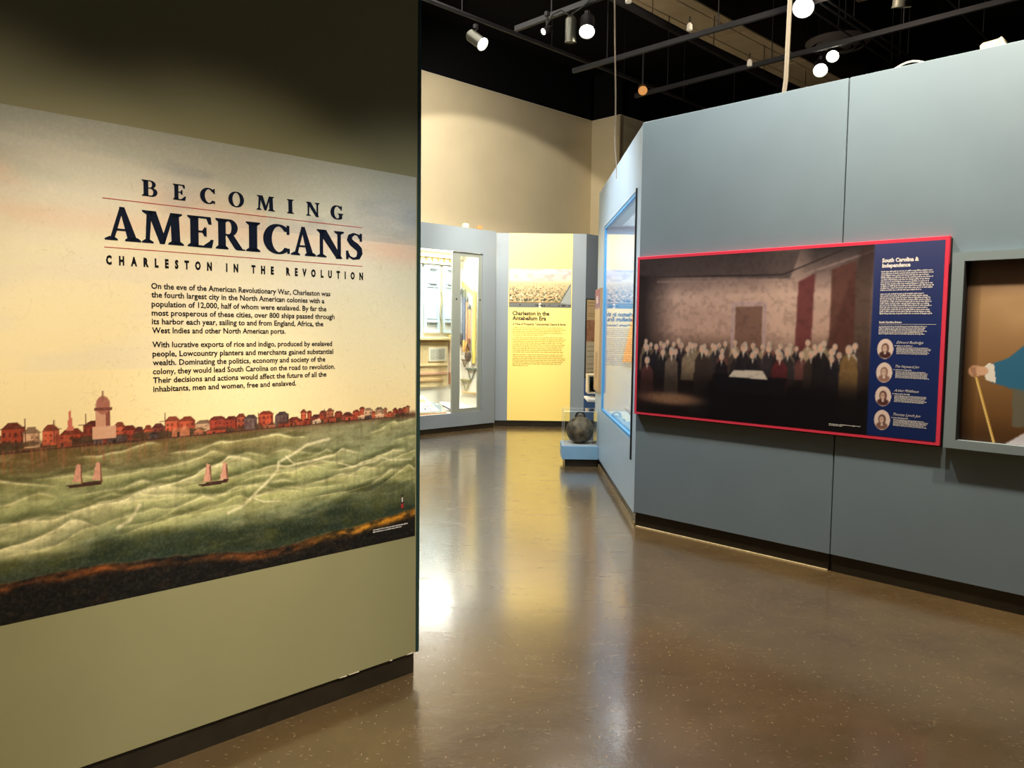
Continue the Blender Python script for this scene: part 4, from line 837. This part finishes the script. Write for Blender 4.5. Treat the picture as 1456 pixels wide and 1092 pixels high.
for x, y in ((px0+.02, py0+.02), (px1-.015, py0+.02), (px0+.02, py1-.02), (px1-.015, py1-.02)): m1.tube([(x, y, .243), (x, y, .627)], .0018, 5)
for a, b_ in (((px0+.02, py0+.02), (px1-.015, py0+.02)), ((px0+.02, py1-.02), (px1-.015, py1-.02)), ((px0+.02, py0+.02), (px0+.02, py1-.02)), ((px1-.015, py0+.02), (px1-.015, py1-.02))): m1.tube([(*a, .626), (*b_, .626)], .002, 5)
obj('edges', m1, ED, gb)
IRON = mat('rusted_iron', (122, 106, 80), .65, metal=0, col2=(50, 43, 32), scale=14, bump=1., bscale=30)
sh = thing('iron_shell', 'rusty round iron mortar shell with a loop handle on the low blue pedestal', 'cannonball', (.69, 9.05, .243))
rr = random.Random(3); dents = [(Vector((rr.gauss(0, 1), rr.gauss(0, 1), rr.gauss(0, 1))).normalized(), rr.uniform(-.02, .02), rr.uniform(.85, .97)) for _ in range(26)]
def fb(d): return 1+sum(a*max(0, (d.dot(v)-k)/(1-k)) for v, a, k in dents)-.05*max(0, (-d.z-.93)/.07)
cz = .243+.158*.96
obj('ball', uv_ball((.69, 9.05, cz), .158, 40, 26, fb), IRON, sh, smooth=True)
obj('neck', MB().tube([(.69, 9.05, cz+.145), (.69, 9.05, cz+.175)], [.05, .04], 14), IRON, sh, smooth=True)
obj('loop_handle', MB().tube([(.69+.048*math.cos(a)*1.05, 9.04, cz+.15+.062*math.sin(a)) for a in [math.pi*i/12 for i in range(13)]], .013, 8), mat('black_iron', (24, 24, 22), .6), sh, smooth=True)
for dx in (-.075, .07): obj('lug', uv_ball((.69+dx, 8.99, cz+.125), .022, 10, 6), IRON, sh, smooth=True)
obj('fragment', uv_ball((.84, 8.98, .262), .02, 8, 5, lambda d: 1), IRON, sh)

# ================================================================ CEILING: pipes, tracks, duct, diffuser, lamps
def run(name, lab, cat, p0, p1, r, z, m, seg=8, group=None):
    mid = ((p0[0]+p1[0])/2, (p0[1]+p1[1])/2, z); t = thing(name, lab, cat, mid, group)
    obj('length', MB().tube([(*p0, z), (*p1, z)], r, seg), m, t, smooth=True)
    d = Vector((p1[0]-p0[0], p1[1]-p0[1], 0)); L_ = d.length; k = max(2, int(L_/1.3))
    for i in range(k):
        q = Vector((*p0, z))+d*(i+.5)/k; obj('hanger_rod', MB().tube([q+Vector((0, 0, r)), (q.x, q.y, 6.29)], .005, 5), m, t)
    return t
def ext(p, q, a, b): p = Vector(p); q = Vector(q); d = (q-p).normalized(); return tuple(p-d*a), tuple(q+d*b)
run('ceiling_pipe', 'thin dark pipe crossing the black ceiling above the cream wall', 'pipe', *ext((-1.08, 8.25), (2.71, 12.16), 3, 3), .025, 4.9, PIPE)
run('ceiling_pipe', 'thicker dark grey pipe running beside the beige duct', 'pipe', *ext((.92, 8.49), (3.48, 11.26), 4, 3), .045, 5.0, PIPE)
def track(lab, p0, p1, z):
    t = thing('lighting_track', lab, 'track', ((p0[0]+p1[0])/2, (p0[1]+p1[1])/2, z)); d = Vector((p1[0]-p0[0], p1[1]-p0[1], 0)); pl = PL(*p0, d.x, d.y); L_ = d.length
    obj('rail', MB().box(pl, 0, L_, z-.02, z+.03, -.02, .02), PIPE, t)
    for i in range(int(L_/1.4)): obj('hanger_rod', MB().tube([pl.p(.5+i*1.4, z+.031), pl.p(.5+i*1.4, 6.29)], .006, 5), PIPE, t)
    return t
track('black lighting track nearest the entrance carrying the brightest spotlight', *ext((.99, 9.02), (2.55, 7.49), .6, 3.5), 4.55)
track('black lighting track further back crossing under the round diffuser', *ext((1.77, 10.04), (4.09, 7.63), .5, 4), 4.55)
track('short black lighting track over the far gallery carrying three spotlights', *ext((-.1, 8.35), (1.1, 7.15), .0, .5), 4.62)
for lab, p0, p1, r in (('pair of thin conduits running away above the right wall, left one', (3.0, 8.17), (4.6, 9.79), .012), ('pair of thin conduits running away above the right wall, right one', (3.07, 8.13), (4.67, 9.73), .012), ('single thin conduit beside the round diffuser', (3.02, 8.39), (4.6, 10.0), .01), ('short conduit crossing the second track at far right', (4.25, 8.12), (4.95, 8.86), .012)):
    run('conduit', lab, 'conduit', *ext(p0, p1, .3, .5), r, 4.8, PIPE, 6)
# beige duct of long boards
dp = PL(1.25, 9.71, Q, Q); wd = .62
t = thing('ceiling_duct', 'long beige boarded duct crossing the black ceiling', 'duct', (2.6, 10.6, 5.4))
u = -3.5; i = 0
for L_ in (1.5, 1.9, 1.75, 1.6, 2.0, 1.8):
    for a, b in ((0, .13), (.145, .47), (.485, wd)):
        obj('board', MB().box(dp, u, u+L_-.02, 5.41, 5.43, a, b), DUCT, t, bevel=.004)
    u += L_
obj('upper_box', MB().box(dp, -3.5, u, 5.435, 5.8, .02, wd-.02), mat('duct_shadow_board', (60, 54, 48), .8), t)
t = thing('ceiling_duct', 'short end of a brownish duct at the top edge above the right wall', 'duct', (3.7, 9.2, 5.4)); dq = PL(3.2, 8.9, Q, Q)
for a, b in ((0, .2), (.22, .5), (.52, .75)): obj('board', MB().box(dq, -2.5, 1.0, 5.42, 5.45, a, b), mat('brown_duct_board', (112, 90, 80), .8), t)
# round diffuser
t = thing('air_diffuser', 'round ring-shaped air diffuser above the right wall', 'diffuser', (4.05, 10.56, 5.2))
def ringm(r0, r1, z0, z1): 
    q = MB(); n = 36
    for k in range(n+1):
        a = 2*math.pi*k/n
        for r_, z in ((r0, z0), (r1, z1), (r1, z1+.012), (r0, z0+.012)): q.v.append((4.05+r_*math.cos(a), 10.56+r_*math.sin(a), z))
    for k in range(n):
        for j in range(4): q.f.append((k*4+j, k*4+(j+1) % 4, (k+1)*4+(j+1) % 4, (k+1)*4+j))
    return q
DG = mat('diffuser_grey', (96, 90, 92), .5)
for r0, r1, z0, z1 in ((.09, .17, 5.2, 5.24), (.2, .27, 5.22, 5.27), (.33, .40, 5.25, 5.3)): obj('ring', ringm(r0, r1, z0, z1), DG, t, smooth=True)
obj('neck', MB().tube([(4.05, 10.56, 5.31), (4.05, 10.56, 6.29)], .25, 24), BLACK, t, smooth=True)
# spotlights
def fixture(lab, p, aim, L_=.2, r=.065, ztrack=4.53, lens=LAMP, watts=0, size=60, col=NEUT, blend=.6, body=DARKM):
    p = Vector(p); d = (Vector(aim)-p).normalized(); t = thing('spotlight', lab, 'spotlight', p)
    back = p-d*L_
    obj('housing', MB().tube([back-d*.03, back, p-d*.02, p], [r*.55, r, r, r*1.08], 18, cap=False), body, t, smooth=True)
    obj('rear_cap', MB().tube([back-d*.034, back-d*.03], [r*.4, r*.56], 14), body, t)
    obj('lens', MB().tube([p-d*.014, p-d*.008], r*.98, 20), lens, t)
    mid = p-d*L_*.6; top = Vector((mid.x, mid.y, ztrack))
    obj('yoke', MB().tube([mid+Vector((0, 0, r)), top], .012, 6), DARKM, t); obj('track_adapter', MB().tube([top-Vector((0, 0, .02)), top+Vector((0, 0, .02))], .028, 8), DARKM, t)
    if watts: spot('lamp', p+d*.015, aim, watts, size, blend, col, .05, t)
    return t
BODYG = mat('brushed_grey_housing', (96, 96, 84), .35, metal=.4)
fixture('angled spotlight with a bright lens above the cream wall, leftmost in the ceiling', (-.42, 8.04, 4.36), (.6, 7.3, 3.4), .2, .06, 4.55, watts=0, body=BODYG)
fixture('upright grey cylinder spotlight pointing straight down, between two lit ones', (.44, 7.9, 4.33), (.44, 8.1, 0), .22, .055, 4.6, lens=DARKM, body=BODYG)
fixture('bright spotlight tilted towards the entrance beside the grey cylinder', (.59, 7.8, 4.4), (.3, 5.0, 0.6), .2, .07, 4.6, watts=160, size=60)
fixture('small dim spotlight at the left end of the short track', (.17, 7.86, 4.42), (-.8, 7.0, 3.6), .1, .03, 4.6, lens=GLINT)
fixture('brightest spotlight, facing the entrance above the right wall', (2.46, 7.24, 4.42), (.6, 3.2, .4), .2, .085, 4.53, lens=mat('hot_lamp', (255, 250, 238), .5, emit=30), watts=420, size=64)
fixture('lit spotlight just above the right wall top, lower of a close pair', (3.2, 8.8, 4.38), (1.6, 4.6, .6), .16, .07, 4.53)
fixture('lit spotlight just above the right wall top, upper of a close pair', (3.25, 8.6, 4.46), (1.4, 4.4, .4), .16, .06, 4.53)
fixture('grey cylinder spotlight at the top edge, facing away', (3.27, 7.12, 4.38), (3.5, 8.2, .5), .2, .075, 4.53, lens=DARKM, body=BODYG)
fixture('small orange-glowing lamp low over the cream wall', (1.42, 9.72, 4.42), (1.3, 8.4, 3.6), .1, .055, 4.9, lens=mat('amber_glow', (214, 150, 84), .5, emit=.7), body=mat('amber_housing', (120, 84, 50), .5))
for lab, p, c in (('tiny pale bracket with an added glow at the near end of the beige duct', (.9, 7.16, 4.42), 1), ('tiny pale bracket with an added glow hanging under the middle of the beige duct', (1.57, 7.79, 4.42), 1), ('tiny pale bracket with an added glow on the far track', (2.43, 8.79, 4.42), 1)):
    t = thing('clip_bracket', lab, 'lamp', p); obj('clip_body', MB().tube([Vector(p), Vector(p)+Vector((0, 0, .05)), Vector(p)+Vector((0, 0, .07))], [.028, .026, .01], 10), mat('pale_clip', (206, 196, 176), .5, emit=.35), t, smooth=True)  # small bracket rather than a lamp; faint glow added as a glint
    obj('stem', MB().tube([Vector(p)+Vector((0, 0, .07)), (p[0], p[1], 4.55)], .006, 6), DARKM, t)
# loose black cable looping between the three spots
t = thing('cable', 'loose black cable looping between spotlights on the short track', 'cable', (.5, 7.8, 4.5))
obj('cable', MB().tube([(.2, 7.86, 4.47), (.26, 7.8, 4.56), (.34, 7.8, 4.6), (.42, 7.8, 4.55), (.52, 7.7, 4.58), (.6, 7.6, 4.62), (.75, 7.45, 4.66)], .007, 6), mat('black_rubber', (46, 46, 44), .5), t, smooth=True)
# hanging cords
t = thing('cord', 'thin pale cord hanging down behind the short wall', 'cord', (.88, 7.71, 3.12))
obj('cord', MB().tube([(.895, 7.71, 3.0), (.893, 7.71, 3.12), (.875, 7.71, 3.3), (.868, 7.71, 3.8), (.85, 7.71, 4.3), (.83, 7.71, 5.0), (.83, 7.71, 6.29)], .007, 6), CORD, t, smooth=True)
t = thing('cord', 'thick pale twin cord dropping behind the right wall top', 'cord', PR.p(1.09, 3.13, -.06))
for dx in (0, .016): obj('strand', MB().tube([PR.p(1.075+dx, 3.0, -.11), PR.p(1.078+dx, 3.14, -.11), PR.p(1.095+dx, 3.25, -.10), PR.p(1.105+dx, 3.8, -.10), PR.p(1.11+dx, 6.29, -.10)], .0085, 6), CORD, t, smooth=True)
t = thing('cable', 'pale cable arching over the right wall top', 'cable', PR.p(1.92, 3.135, -.03))
obj('cable', MB().tube([PR.p(1.82+.2*i/10, 3.130+.035*math.sin(math.pi*i/10), -.03-.03*(i/10)) for i in range(11)], .006, 6), mat('ivory_cable', (232, 224, 204), .5), t, smooth=True)
t = thing('cardboard_scrap', 'crumpled beige box on top of the right wall', 'box', PR.p(2.36, 3.136, -.02))
obj('body', MB().prism(PR, [(2.298, 3.136), (2.425, 3.136), (2.41, 3.165), (2.395, 3.175), (2.31, 3.17), (2.296, 3.158)], -.08, -.01), mat('beige_card', (206, 190, 158), .8, noise=.2, scale=40), t)
obj('flap', MB().prism(PR, [(2.385, 3.1755), (2.40, 3.183), (2.42, 3.158), (2.412, 3.167)], -.07, -.012), mat('beige_card', (206, 190, 158), .8), t)
print('script done')
